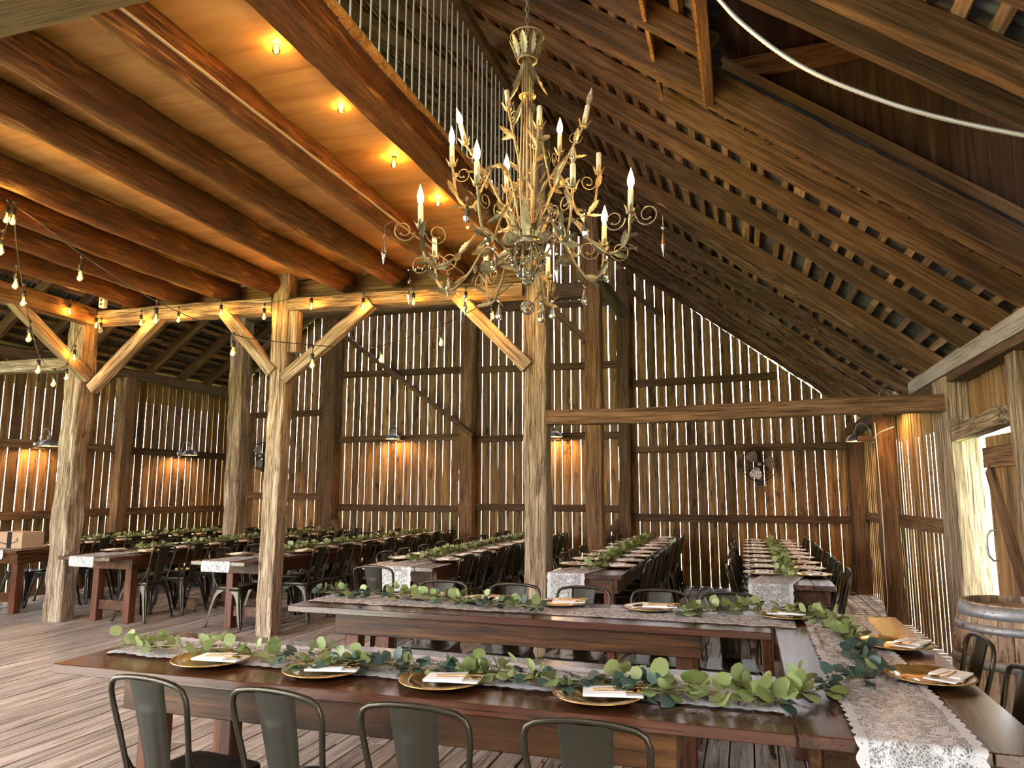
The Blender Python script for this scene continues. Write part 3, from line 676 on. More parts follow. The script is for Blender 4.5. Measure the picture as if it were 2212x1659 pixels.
# ---------------------------------------------------------------- eucalyptus garlands
def leaf(mb, base, d, up, size, tone):
    d = d.normalized(); up = (up - d * up.dot(d)).normalized(); sd = d.cross(up); cup = random.uniform(-.12, .22)
    pr = ((0, .0), (.12, .28), (.35, .47), (.62, .47), (.86, .30), (1.0, .02)); vs = []; fs = []
    for q, w in pr:
        bend = up * (-.25 * q * q * size * random.uniform(.6, 1.2))
        c = base + d * (q * size) + bend
        vs += [c + sd * (w * size) + up * (cup * w * size), c, c - sd * (w * size) + up * (cup * w * size)]
    for k in range(len(pr) - 1):
        a = k * 3; fs += [(a, a + 1, a + 4, a + 3), (a + 1, a + 2, a + 5, a + 4)]
    mb.add(vs, fs, tone, True)
def garland(path, label, n, size=(.04, .06), dark=0.3, spread=.05, lift=.06, group='eucalyptus garlands', clumps=None, stems=3):
    root = empty('eucalyptus_garland', V(path[0])); tag(root, label, 'garland', group); o0 = V(path[0])
    P = [V(p) for p in path]; seg = [0]
    for a, b in zip(P[:-1], P[1:]): seg.append(seg[-1] + (b - a).length)
    def at(s):
        for k in range(len(seg) - 1):
            if s <= seg[k + 1] or k == len(seg) - 2:
                q = (s - seg[k]) / max(1e-6, seg[k + 1] - seg[k]); return P[k].lerp(P[k + 1], q), (P[k + 1] - P[k]).normalized()
    mb = MB(); L = seg[-1]; so = random.random() * 60
    def strand(j, s):
        p, d = at(s); sd = V((d.y, -d.x, 0))
        return p + sd * (spread * .6 * noise.noise(V((s * 4, so + j * 7, 0)))) + UP * (.012 + lift * .35 * (abs(noise.noise(V((s * 5, so + j * 7, 4)))))) , d
    for j in range(stems):
        ns = max(4, int(L / .05)); mb.tube([strand(j, L * (k + (0 if j == 0 else .5)) / (ns + (0 if j == 0 else 1)))[0] - o0 for k in range(ns + 1)], .0024, 5)
    la, lb = MB(), MB()
    for k in range(n):
        s = L * random.random(); j = random.randrange(stems); p, d = strand(j, s); sd = V((d.y, -d.x, 0))
        if clumps is not None: isd = clumps(s / L)
        else: isd = noise.noise(V((s * 2.2, so, 7))) * 1.4 + .5 < dark
        sz = random.uniform(*size) * (0.9 if isd else 1.0)
        a = random.uniform(0, 2 * PI); el = random.uniform(-.1, 1.1) if not isd else random.uniform(-.2, .7)
        dr = (sd * math.cos(a) + d * math.sin(a)) * math.cos(el) + UP * math.sin(el)
        tw = p + dr * random.uniform(.01, spread * .7) - o0
        if tw.z + o0.z < TZ + .012: tw.z = TZ + .012 - o0.z
        mb.tube([p - o0, tw], .0012, 4)
        up = UP + V((random.uniform(-.8, .8), random.uniform(-.8, .8), random.uniform(-.2, .2))) - d * .0
        if el > .5: up = V((random.uniform(-1, 1), random.uniform(-1, 1), .35))
        if (tw + dr * sz).z + o0.z < TZ + .008: dr.z = abs(dr.z) + .1
        leaf(lb if isd else la, tw, dr, up, sz, random.random())
    mb.build('stem', M['stem'], root)
    if la.v: la.build('light_leaves', M['leaf'], root)['label'] = 'pale green round leaves'
    if lb.v: lb.build('dark_leaves', M['leafdark'], root)['label'] = 'dark blue-green leaves'
    return root

# ---------------------------------------------------------------- the long rows behind
ORDN = ('first', 'second', 'third', 'fourth', 'fifth', 'sixth', 'seventh', 'eighth', 'ninth', 'tenth')
ROWS = [(0.0, 0.655, 6.35, 11.88, (.12, .2), 1.0), (-1.74, -1.06, 6.55, 12.0, (.04, .2), .5), (-3.64, -2.88, 6.60, 12.0, (.2, .2), .5), (-5.57, -4.90, 6.45, 12.0, (.42, .2), .5), (-7.35, -6.62, 6.42, 12.0, (.36, .2), .5), (-9.15, -8.42, 6.78, 11.9, (.05, .2), .5)]
BLOCK = [(-7.45, 9.47), (-1.85, 9.47), (-7.4, 12.06), (-1.85, 12.06), (-4.62, 12.06), (-7.54, 6.78), (-4.82, 6.76), (-1.88, 6.78)]
for r, (xa, xb, y0, y1, ov, _) in enumerate(ROWS):
    xc = (xa + xb) / 2; W = xb - xa; rn = '%s row from door wall' % ORDN[r]; Lh = (y1 - y0) / 2
    table((xc, y0 + Lh / 2 - .001, 0), Lh - .003, W, PI / 2, 'dark-stained plank table, near half of the ' + rn, ov, 'tables in the long rows')
    table((xc, y0 + Lh * 1.5 + .001, 0), Lh - .003, W, PI / 2, 'dark-stained plank table, window-wall half of the '.replace('window-wall', 'back-wall') + rn, (.2, .2), 'tables in the long rows')
    n = 9; ys = [y0 + .66 + k * ((y1 - y0 - 1.05) / 8) for k in range(n)]
    for k, y in enumerate(ys):
        for sd, nm in ((1, 'door'), (-1, 'lamp')):
            ff = PI / 2 if sd > 0 else -PI / 2
            where = 'at %s place from near end, %s side, %s' % (ORDN[k], nm, rn)
            setting(xc + sd * (W / 2 - .12), y + random.uniform(-.03, .03), ff, where, 'on the long rows', nap=(.0, .0), turn=0.0)
            cx = xc + sd * .245; cy = y + random.uniform(-.04, .04); bx = xc + sd * (.245 + .24)
            if any(abs(bx - px) < .22 and abs(cy - py) < .36 or abs(cx - px) < .3 and abs(cy - py) < .32 for px, py in BLOCK): continue
            chair(cx + random.uniform(-.02, .02), cy, ff, 'gunmetal metal chair ' + where, 'chairs at the long rows')
    z = TZ + .001
    hx = -.16 if r < 2 else -.02
    runner([(xc + hx, y0 - .012, .53 if r < 3 else .655), (xc + hx, y0 - .010, z - .004), (xc + hx, y0 + .006, z), (xc, y0 + .8, z), (xc + .02, y1 - .4, z)], .34, 'white lace runner along the %s' % rn, step=.03 if r else .02)
    pts = []; s = y0 + (.30 if r < 3 else .75)
    while s < y1 - .25: pts.append((xc + .05 * noise.noise(V((s * 1.3, r * 5, 0))), s, z + .01)); s += .25
    garland(pts, 'leafy eucalyptus garland down the middle of the %s' % rn, 430, (.04, .06), .0, .09, .10, stems=3)
chair(-3.14, 6.12, 0.06, 'gunmetal chair at the near end of the third row from door wall', 'end chairs')

# ---------------------------------------------------------------- the horseshoe of tables in front
table((-1.376, 2.885, 0), 2.985, .73, 0, 'dark-stained plank table nearest the camera', (.36, .36), 'horseshoe tables')
table((-1.376, 4.555, 0), 2.955, .69, 0, 'dark-stained plank table behind the nearest one', (.33, .36), 'horseshoe tables')
table((.475, 3.735, 0), 2.42, .70, PI / 2, 'dark-stained plank table joining the two along the door side', (.16, .16), 'horseshoe tables')
for k, (x, y, a) in enumerate(((-2.03, 2.45, -.10), (-1.50, 2.45, -.06), (-1.01, 2.44, -.05), (-.475, 2.45, 0.0))):
    chair(x, y, a, 'gunmetal chair with its back to camera, %s from the open end of nearest table' % ORDN[k], 'chairs at the nearest table')
for k, x in enumerate((-2.13, -1.60, -1.10, -.58, -.12)):
    chair(x, 4.86, PI, 'gunmetal chair facing camera behind second table, %s from its open end' % ORDN[k], 'chairs behind the second table')
chair(.755, 3.96, PI / 2, 'gunmetal chair against the barrel at the joining table', 'chairs at the joining table')
chair(.735, 3.28, PI / 2 + .05, 'gunmetal chair at the joining table, cut by the picture edge', 'chairs at the joining table')
for k, (x, y) in enumerate(((-2.21, 2.725), (-1.66, 2.72), (-1.14, 2.715), (-.53, 2.71))):
    setting(x, y, 0, 'in %s place from the open end of nearest table' % ORDN[k], 'on the nearest table', nap=(.055, -.012), turn=0.16)
for k, (x, y) in enumerate(((-2.14, 4.76), (-1.68, 4.74), (-1.17, 4.745), (-.59, 4.73))):
    setting(x, y, PI, 'in %s place from the open end of second table' % ORDN[k], 'on the second table', nap=(-.06, .0), turn=PI + .1)
setting(.655, 4.0, PI / 2, 'on the joining table in front of the barrel chair', 'on the joining table', nap=(-.03, -.06), turn=2.6)
setting(.665, 3.36, PI / 2, 'on the joining table, nearer the camera of its two', 'on the joining table', nap=(-.03, -.06), turn=2.6)
setting(.20, 4.70, PI, 'in the far corner of the joining table', 'on the joining table', nap=(0, 0), turn=.1)
z = TZ + .001
runner([(-2.80, 2.93, z), (-1.5, 2.925, z), (.10, 2.92, z)], .39, 'white lace runner along the nearest table', .008, .006)
runner([(-2.82, 4.54, z), (-1.4, 4.54, z), (.24, 4.53, z)], .32, 'white lace runner along the second table', .010, .005)
runner([(.47, 4.92, z), (.46, 4.0, z), (.46, 3.0, z), (.46, 2.53, z), (.46, 2.516, z - .006), (.46, 2.508, .42)], .34, 'white lace runner on the joining table, hanging over its near end', .007, .008)
gz = TZ + .012
def gp(*uv): return [onz(u, v, gz) for u, v in uv]
garland(gp((240, 1402), (330, 1408), (420, 1412), (540, 1422), (650, 1432), (760, 1444), (830, 1450)), 'pale eucalyptus garland at the open end of the nearest table', 95, (.045, .062), 0, .07, .12, clumps=lambda q: q > .62 and random.random() < .45)
garland(gp((620, 1452), (720, 1448), (850, 1446), (1000, 1462), (1100, 1472), (1250, 1488), (1400, 1505), (1460, 1512)), 'mixed dark and pale eucalyptus garland in the middle of the nearest table', 230, (.042, .066), 0, .08, .12, clumps=lambda q: random.random() < (.85 if q < .45 else (.25 if q < .62 else .6)))
garland(gp((1330, 1478), (1440, 1500), (1560, 1515), (1680, 1520), (1780, 1498)), 'pale eucalyptus garland reaching onto the joining table', 85, (.05, .078), 0, .07, .12, clumps=lambda q: random.random() < .12)
garland(gp((1850, 1500), (1790, 1488), (1850, 1470), (1890, 1440), (1845, 1420), (1870, 1400)), 'dark eucalyptus sprig on the joining table beside the pale leaves', 75, (.045, .065), 0, .06, .06, clumps=lambda q: random.random() < .95)
garland(gp((1850, 1392), (1815, 1372), (1800, 1352), (1775, 1338), (1735, 1336), (1640, 1326), (1550, 1326), (1470, 1330)), 'pale eucalyptus garland curving round the far corner of the joining table', 165, (.045, .066), 0, .07, .10, clumps=lambda q: random.random() < .12)
garland(gp((690, 1282), (760, 1288), (850, 1292), (930, 1300), (1010, 1306), (1090, 1312), (1170, 1322)), 'eucalyptus garland lying along the second table', 190, (.042, .066), 0, .07, .12, clumps=lambda q: random.random() < (.8 if q < .33 or q > .75 else .18))

# ---------------------------------------------------------------- chandelier
AX = V((-0.93, 3.18, 0)); fh = CAMROT @ V((0, 0, -1)); fh.z = 0; fh.normalize()
def cpt(u, v, off):
    d = ray(u, v); t = ((AX - CAMLOC).dot(fh) + off) / d.dot(fh); return CAMLOC + d * t
def cr(P, n=8):
    P = [V(p) for p in P]; Q = [P[0] * 2 - P[1]] + P + [P[-1] * 2 - P[-2]]; out = []
    for i in range(1, len(Q) - 2):
        a, b, c, d = Q[i - 1], Q[i], Q[i + 1], Q[i + 2]
        for k in range(n):
            t = k / n
            out.append(0.5 * ((2 * b) + (c - a) * t + (2 * a - 5 * b + 4 * c - d) * t * t + (3 * b - a - 3 * c + d) * t ** 3))
    return out + [P[-1]]
CH = empty('chandelier', (AX.x, AX.y, 2.34)); CO = V((AX.x, AX.y, 2.34))
tag(CH, 'large antique cream metal chandelier with candle bulbs, leaves and crystal drops', 'chandelier')
def lp(p): return V(p) - CO
def acan(mb, base, d, out, L, w, curl=.25, lobes=5, tone=.5):
    d = V(d).normalized(); out = V(out); out = (out - d * out.dot(d)).normalized(); sd = d.cross(out); n = lobes * 4; vs = []; fs = []
    for k in range(n + 1):
        q = k / n; ww = w * (math.sin(PI * min(1, .12 + q * .88)) ** .75) * (.62 + .38 * (1 - (k % 4) / 4.0)); c = base + d * (L * q) + out * (curl * L * q * q)
        vs += [c + sd * ww + out * ww * .35, c, c - sd * ww + out * ww * .35]
    for k in range(n): a = k * 3; fs += [(a, a + 1, a + 4, a + 3), (a + 1, a + 2, a + 5, a + 4)]
    mb.add(vs, fs, tone, False)
# chain to the roof
mb = MB(); z = 3.72; k = 0
while z < roofz(AX.x) + .05:
    r = []
    for i in range(13):
        a = 2 * PI * i / 12; x = .009 * math.cos(a); r.append(lp((AX.x + (x if k % 2 else 0), AX.y + (0 if k % 2 else x), z + .018 * math.sin(a))))
    mb.tube(r, .0028, 5, caps=False); z += .029; k += 1
mb.build('chain', M['bronze'], CH)
# crown
mb = MB()
def ringt(mb, r, z, t, n=32): mb.tube([(r * math.cos(2 * PI * i / n), r * math.sin(2 * PI * i / n), z - CO.z) for i in range(n + 1)], t, 6, caps=False)
ringt(mb, .082, 3.715, .004); mb.lathe([(.050, 3.585 - CO.z), (.052, 3.61 - CO.z), (.047, 3.61 - CO.z), (.045, 3.585 - CO.z), (.050, 3.585 - CO.z)], 28)
for i in range(10):
    a = 2 * PI * i / 10; o = V((math.cos(a), math.sin(a), 0)); mb.tube([o * .05 + UP * (3.6 - CO.z), o * .058 + UP * (3.66 - CO.z), o * .082 + UP * (3.715 - CO.z)], .0022, 5)
cr_o = mb.build('crown', M['cream'], CH)
mb = MB()
for i in range(10):
    a = 2 * PI * (i + .5) / 10; o = V((math.cos(a), math.sin(a), 0)); acan(mb, o * .05 + UP * (3.6 - CO.z), UP + o * .15, o, .105, .022, .25)
mb.build('crown_leaves', M['silverleaf'], cr_o)
# stem of rods with a small disc
mb = MB()
for i in range(4):
    a = PI / 4 + i * PI / 2; o = V((math.cos(a), math.sin(a), 0)); mb.tube(cr([o * .022 + UP * (3.6 - CO.z), o * .03 + UP * (3.3 - CO.z), o * .04 + UP * (2.95 - CO.z), o * .028 + UP * (2.68 - CO.z)]), .0045, 6)
mb.tube([UP * (3.62 - CO.z), UP * (2.62 - CO.z)], .0075, 8)
mb.lathe([(.001, 3.402 - CO.z), (.042, 3.398 - CO.z), (.043, 3.402 - CO.z), (.001, 3.41 - CO.z)], 24)
st = mb.build('stem', M['cream'], CH); mb = MB()
for i in range(5):
    a = 2 * PI * i / 5 + .4; o = V((math.cos(a), math.sin(a), 0)); acan(mb, o * .028 + UP * (3.56 - CO.z), -UP + o * .12, o, .16, .022, .35)
    acan(mb, o * .034 + UP * (3.36 - CO.z), -UP * .8 + o * .2, o, .10, .018, .2)
for i in range(9):
    a = 2 * PI * i / 9; o = V((math.cos(a), math.sin(a), 0)); acan(mb, o * .05 + UP * (2.655 - CO.z), UP + o * .22, o, .20 if i % 2 else .15, .026, .22, 7)
mb.build('stem_leaves', M['silverleaf'], st)
# arms: (u, v, depth offset, tier, state, tilt)
CAND = [(909, 493, -.15, 0, 'lit'), (1362, 460, -.25, 0, 'lit'), (1305, 533, .05, 0, 'lit'), (939, 559, .15, 0, 'none'), (1184, 603, .40, 0, 'lit'), (1050, 592, .36, 0, 'lit'),
        (977, 358, .08, 1, 'lit'), (1031, 400, -.30, 1, 'lit'), (1095, 413, .30, 1, 'lit'), (1237, 405, -.28, 1, 'clear'), (1293, 375, .08, 1, 'none'), (1209, 333, .30, 1, 'lit'),
        (1098, 236, .12, 2, 'none'), (1164, 278, -.12, 2, 'none'), (1260, 274, -.05, 2, 'clear'), (1006, 312, .10, 2, 'lit')]
def spiral(mb, c, e1, e2, r0, r1, turns, a0, t=.003):
    n = int(turns * 18); P = []
    for k in range(n + 1):
        q = k / n; a = a0 + 2 * PI * turns * q; r = r0 + (r1 - r0) * q; P.append(c + e1 * (r * math.cos(a)) + e2 * (r * math.sin(a)))
    mb.tube(P, t, 6); mb.lathe([(.0005, -.006), (.005, -.003), (.006, 0), (.005, .003), (.0005, .006)], 8, P[-1])
for (u, v, off, tier, state) in CAND:
    B = lp(cpt(u, v, off)); Rv = V((B.x, B.y, 0)); o = Rv.normalized(); R = Rv.length
    def pt(f, dz): return Rv * f + UP * dz
    if tier == 0: P = [o * .03 + UP * (2.66 - CO.z), pt(.2, B.z - .06), pt(.42, B.z + .03), pt(.62, B.z - .09), pt(.82, B.z - .17), pt(.965, B.z - .12), B]
    elif tier == 1: P = [o * .03 + UP * (2.70 - CO.z), pt(.22, B.z - .10), pt(.42, B.z - .02), pt(.58, B.z - .12), pt(.72, B.z - .22), pt(.92, B.z - .17), B]
    else: P = [o * .02 + UP * (2.72 - CO.z), pt(.30, B.z - .40), pt(.62, B.z - .2), B]
    mb = MB(); pts = cr(P, 8); mb.tube(pts, .0062, 7)
    e1 = o; 
    if tier == 0:
        spiral(mb, B + UP * -.02 - o * .075, -e1, UP, .052, .018, 1.35, PI, .003); spiral(mb, B + UP * -.02 + o * .078, e1, UP, .052, .02, 1.35, PI, .003)
    elif tier == 1:
        spiral(mb, B + UP * -.05 - o * .055, -e1, UP, .042, .014, 1.3, PI, .0027)
        spiral(mb, pts[len(pts) // 2] + UP * .05, e1, UP, .045, .014, 1.2, -PI / 2, .0027)
    else:
        spiral(mb, B - UP * .05 - o * .04, -e1, UP, .034, .012, 1.3, PI, .0025)
    arm = mb.build('arm', M['cream'], CH)
    mb = MB()
    for k in range(5, len(pts) - 3, 4):
        dd = (pts[k + 1] - pts[k - 1]).normalized(); sdv = dd.cross(UP)
        if sdv.length < .1: sdv = V((-o.y, o.x, 0))
        s = 1 if (k // 4) % 2 else -1
        acan(mb, pts[k], dd * .8 + sdv.normalized() * s * .5 + UP * .25 * s, sdv.normalized() * s, random.uniform(.06, .095), random.uniform(.013, .019), .3, 4)
    acan(mb, pts[int(len(pts) * .72)], o * .9 - UP * .25, UP, .09, .02, .35, 5)
    if tier == 0: acan(mb, B + o * .12 + UP * .02, o - UP * .5, UP, .06, .011, -.2, 3)
    mb.build('arm_leaves', M['silverleaf'], arm)
    tl = (pts[-1] - pts[-2]).normalized() if tier == 2 else (UP + o * .03).normalized()
    if tier == 2: tl = (tl + UP * 1.2).normalized()
    rot = UP.rotation_difference(tl).to_matrix()
    mb = MB(); mb.lathe([(.006, -.004), (.019, 0), (.020, .004), (.0125, .006)], 14)
    for i in range(5):
        a = 2 * PI * i / 5; q = V((math.cos(a), math.sin(a), 0)); acan(mb, q * .013, UP + q * .22, q, .04, .009, .3, 3)
    mb.v = [rot @ p + B for p in mb.v]; mb.build('candle_cup', M['cream'], arm)
    mb = MB(); mb.lathe([(.0122, .003), (.0125, .05), (.0125, .106), (.009, .108), (.009, .10), (.001, .10)], 16); mb.v = [rot @ p + B for p in mb.v]; mb.build('candle_sleeve', M['candle'], arm)
    if state != 'none':
        mb = MB(); mb.lathe([(.0005, .106), (.0085, .108), (.0085, .118), (.0150, .134), (.0160, .150), (.010, .176), (.004, .194), (.0003, .208)], 8)
        mb.v = [rot @ p + B for p in mb.v]; mb.build('candle_bulb', M['flame' if state == 'lit' else 'clearbulb'], arm)
# basket of crystals with a glass ball below
mb = MB(); mb.lathe([(.058, 2.648 - CO.z), (.066, 2.672 - CO.z), (.063, 2.672 - CO.z), (.055, 2.648 - CO.z), (.058, 2.648 - CO.z)], 28)
bp_ = [(.052, 2.645), (.074, 2.62), (.087, 2.585), (.078, 2.55), (.052, 2.51), (.022, 2.475), (.016, 2.455)]
for i in range(12):
    a = 2 * PI * i / 12; mb.tube(cr([(r * math.cos(a), r * math.sin(a), z - CO.z) for r, z in bp_], 4), .0022, 5)
mb.lathe([(.001, 2.45 - CO.z), (.018, 2.452 - CO.z), (.018, 2.46 - CO.z), (.001, 2.465 - CO.z)], 14); mb.tube([UP * (2.46 - CO.z), UP * (2.375 - CO.z)], .003, 6)
bk = mb.build('crystal_basket', M['bronze'], CH); mb = MB()
for i in range(90):
    q = random.random(); a = random.random() * 2 * PI; j = q * (len(bp_) - 1.6); k = int(j); f = j - k; r = (bp_[k][0] * (1 - f) + bp_[k + 1][0] * f) * random.uniform(.86, 1.04); z = bp_[k][1] * (1 - f) + bp_[k + 1][1] * f - CO.z
    c = V((r * math.cos(a), r * math.sin(a), z)); s = random.uniform(.006, .011)
    mb.add([c + V(p) * s for p in ((1, 0, 0), (0, 1, 0), (-1, 0, 0), (0, -1, 0), (0, 0, 1.2), (0, 0, -1.2))], [(0, 1, 4), (1, 2, 4), (2, 3, 4), (3, 0, 4), (1, 0, 5), (2, 1, 5), (3, 2, 5), (0, 3, 5)])
g_ = mb.build('crystal_bead_mesh', M['crystal'], bk)
mb = MB(); mb.lathe([(max(.0005, .035 * math.sin(PI * k / 9)), 2.343 - CO.z + .035 * -math.cos(PI * k / 9)) for k in range(10)], 12, smooth=False); mb.build('glass_ball', M['crystal'], CH)
DROPS = [(830, 510, -.1, 's', .12), (885, 608, .1, 's', .10), (968, 590, .12, 's', .105), (1009, 430, -.34, 't', .095), (1264, 462, -.32, 't', .095), (1432, 492, -.2, 's', .12), (1309, 562, .03, 't', .095), (1067, 538, -.1, 't', .10), (1203, 548, -.2, 's', .12),
         (1078, 650, .2, 't', .085), (1170, 655, .1, 't', .085), (1194, 650, .2, 't', .08), (1262, 617, .1, 't', .085), (1005, 640, .2, 's', .08)]
for (u, v, off, kd, L) in DROPS:
    p = lp(cpt(u, v, off)); mb = MB(); mb.lathe([(.0005, .012), (.008, .006), (.009, 0), (.008, -.006), (.0005, -.012)], 8, p, False)
    pr = [(.001, 0), (.006, -.2), (.013, -.5), (.0175, -.72), (.014, -.9), (.001, -1)] if kd == 't' else [(.001, 0), (.008, -.35), (.0125, -.55), (.001, -1)]
    mb.lathe([(r, z * L) for r, z in pr], 8, p - UP * .014, False); mb.tube([p + UP * .06, p + UP * .01], .0008, 4)
    mb.build('crystal_drop', M['crystal'], CH)
for (u, v, off) in ((1045, 540, .1), (1051, 577, .12), (1101, 515, -.05), (1180, 513, -.05), (1228, 535, .08), (1222, 561, .12)):
    c = lp(cpt(u, v, off)); mb = MB(); nrm2 = (-fh - UP * .5).normalized(); rot = UP.rotation_difference(nrm2).to_matrix()
    for rr, n in ((.031, 22), (.023, 16), (.015, 11), (.007, 6)):
        for i in range(n):
            a = 2 * PI * i / n; b = V((rr * math.cos(a), rr * math.sin(a), .004)); s = .0042
            mb.add([b + V(q) * s for q in ((1, 0, 0), (0, 1, 0), (-1, 0, 0), (0, -1, 0), (0, 0, 1))], [(0, 1, 4), (1, 2, 4), (2, 3, 4), (3, 0, 4)], smooth=True)
    mb.lathe([(.0005, 0), (.033, 0), (.033, .003), (.0005, .003)], 20); mb.tube([(0, 0, 0), (0, .05, -.01)], .002, 5); mb.v = [rot @ p + c for p in mb.v]; mb.build('beaded_rosette', M['silverleaf'], CH)

# ---------------------------------------------------------------- festoon lights
def bulb_parts(root, o0, top, L=.055, lit=True):
    """cable drop, socket and bulb hanging from a point of the cord"""
    mb = MB(); t = top - o0; mb.tube([t, t - UP * L], .0035, 6); mb.lathe([(.005, 0), (.017, -.004), (.017, -.05), (.015, -.056)], 12, t - UP * L); mb.lathe([(.001, .01), (.012, .008), (.012, -.012), (.001, -.014)], 8, t)
    s = mb.build('socket', M['socket'], root)
    mb = MB(); mb.lathe([(.012, 0), (.014, -.012), (.021, -.030), (.024, -.046), (.0215, -.064), (.013, -.077), (.0005, -.082)], 12, t - UP * (L + .054)); gl = mb.build('bulb', M['bulb' if lit else 'clearbulb'], root)
    if lit: mb = MB(); mb.tube([t - UP * (L + .076), t - UP * (L + .112)], .0035, 5, False); mb.build('filament', M['filament'], gl)
def vplane(a, b):
    a, b = V(a), V(b); n = V((b.y - a.y, -(b.x - a.x), 0)).normalized()
    def f(u, v): d = ray(u, v); t = (a - CAMLOC).dot(n) / d.dot(n); return CAMLOC + d * t
    return f
def festoon(label, f, cord, bulbs, drop=.055, unlit=()):
    P = [f(*c) for c in cord]; root = empty('festoon_lights', P[0]); o0 = P[0].copy(); tag(root, label, 'string lights', 'festoon lights')
    mb = MB(); mb.tube([p - o0 for p in cr(P, 5)], .0038, 6); mb.build('cord', M['black'], root)
    for i, (u, v) in enumerate(bulbs):
        c = f(u, v); bulb_parts(root, o0, c + UP * (drop + .095), drop, i not in unlit)
    return root
HUB = onz(30, 442, 3.60)
f1 = lambda u, v: onx(u, v, -2.30)
festoon('bulb string along the open edge of the loft', f1, [(480, -20), (597, 38), (740, 180), (854, 300), (944, 392), (1009, 447), (1075, 520), (1105, 590)], [(597, 103), (737, 232), (851, 352), (946, 436), (1010, 487)], .075)
f2 = vplane(HUB, (-2.10, 6.56, 0))
festoon('loose bulb string drooping from the logs across to the tall post', f2, [(30, 442), (105, 495), (185, 555), (340, 652), (505, 722), (590, 737), (675, 745), (760, 752), (830, 745), (955, 702), (1065, 645), (1108, 612)], [(173, 597), (336, 690), (503, 760), (674, 787), (823, 775), (952, 740), (1064, 682)], .06)
f3 = lambda u, v: ony(u, v, 6.56)
festoon('bulb string stapled along the pale beam', f3, [(196, 690), (250, 685), (305, 672), (388, 663), (482, 651), (573, 655), (673, 637), (787, 632), (893, 625), (1006, 620), (1100, 610)], [(207, 703), (304, 697), (385, 690), (477, 676), (570, 684), (672, 662), (784, 662), (893, 652), (1006, 650), (217, 713)], .045, unlit=(9,))
f4 = vplane(HUB, (-7.46, 6.54, 0))
festoon('bulb string hanging from the logs to the thick pale post', f4, [(30, 442), (35, 520), (43, 580), (53, 640), (64, 695), (86, 770), (113, 797), (135, 793), (147, 780), (160, 742), (180, 700), (195, 668)], [(33, 614), (50, 652), (62, 730), (82, 799), (115, 828), (143, 815), (160, 773), (183, 718)], .05)
f5 = lambda u, v: ony(u, v, HUB.y)
festoon('short bulb string beside the knot of cords under the logs', f5, [(30, 442), (20, 470), (10, 500), (4, 516), (-12, 540), (-40, 560)], [(14, 472), (28, 476), (2, 540)], .05)
f6 = lambda u, v: onx(u, v, -7.29)
festoon('bulb string under the lamp-wall edge beam of the loft', f6, [(-30, 590), (60, 620), (150, 650), (197, 672)], [(150, 673)], .045)

# ---------------------------------------------------------------- barn lamps
def barn_lamp(loc, rz, label, lit=True):
    """local +y points away from the wall, origin on the wall at the backplate"""
    root = empty('barn_lamp', loc, rz); tag(root, label, 'wall lamp', 'barn lamps')
    mb = MB(); mb.lathe([(.0005, .04), (.03, .038), (.05, .024), (.058, .01), (.06, 0)], 20); mb.v = [V((p.x, p.z, p.y)) for p in mb.v]; mb.f = [tuple(reversed(f)) for f in mb.f]; mb.build('backplate', M['galv'], root)
    mb = MB(); mb.tube(cr([(0, .03, 0), (0, .05, .10), (0, .10, .19), (0, .16, .215), (0, .215, .18), (0, .23, .11)], 6), .0055, 7); mb.build('gooseneck', M['galv'], root)
    mb = MB(); c = (0, .23, 0)
    mb.lathe([(.012, .125), (.026, .12), (.028, .075), (.034, .062), (.060, .055), (.095, .035), (.118, .005), (.128, -.025), (.130, -.032), (.127, -.032), (.115, .002), (.092, .031), (.058, .051), (.03, .056), (.001, .057)], 28, c)
    sh = mb.build('lamp_shade', M['galv'], root)
    if lit:
        mb = MB(); mb.lathe([(.0005, .05), (.016, .035), (.026, -.004), (.018, -.022), (.0005, -.03)], 8, c); mb.build('lamp_bulb', M['lampglow'], root)
barn_lamp((XL + .07, 7.86, 2.13), -PI / 2, 'galvanised barn lamp on the lamp-wall rail, nearer the thick pale post')
barn_lamp((XL + .07, 10.63, 2.13), -PI / 2, 'galvanised barn lamp on the lamp-wall rail, towards the back corner')
barn_lamp((-6.02, YB - .075, 2.44), PI, 'galvanised barn lamp on the back wall under the long brace')
barn_lamp((-3.0, YB - .075, 2.42), PI, 'galvanised barn lamp on the back wall behind the tall post')
barn_lamp((1.69, 10.75, 2.19), PI / 2, 'grey barn lamp on the door wall near the back corner')
barn_lamp((1.70, 8.92, 2.41), PI / 2, 'barn lamp on the door wall with its arc above the tie beam')

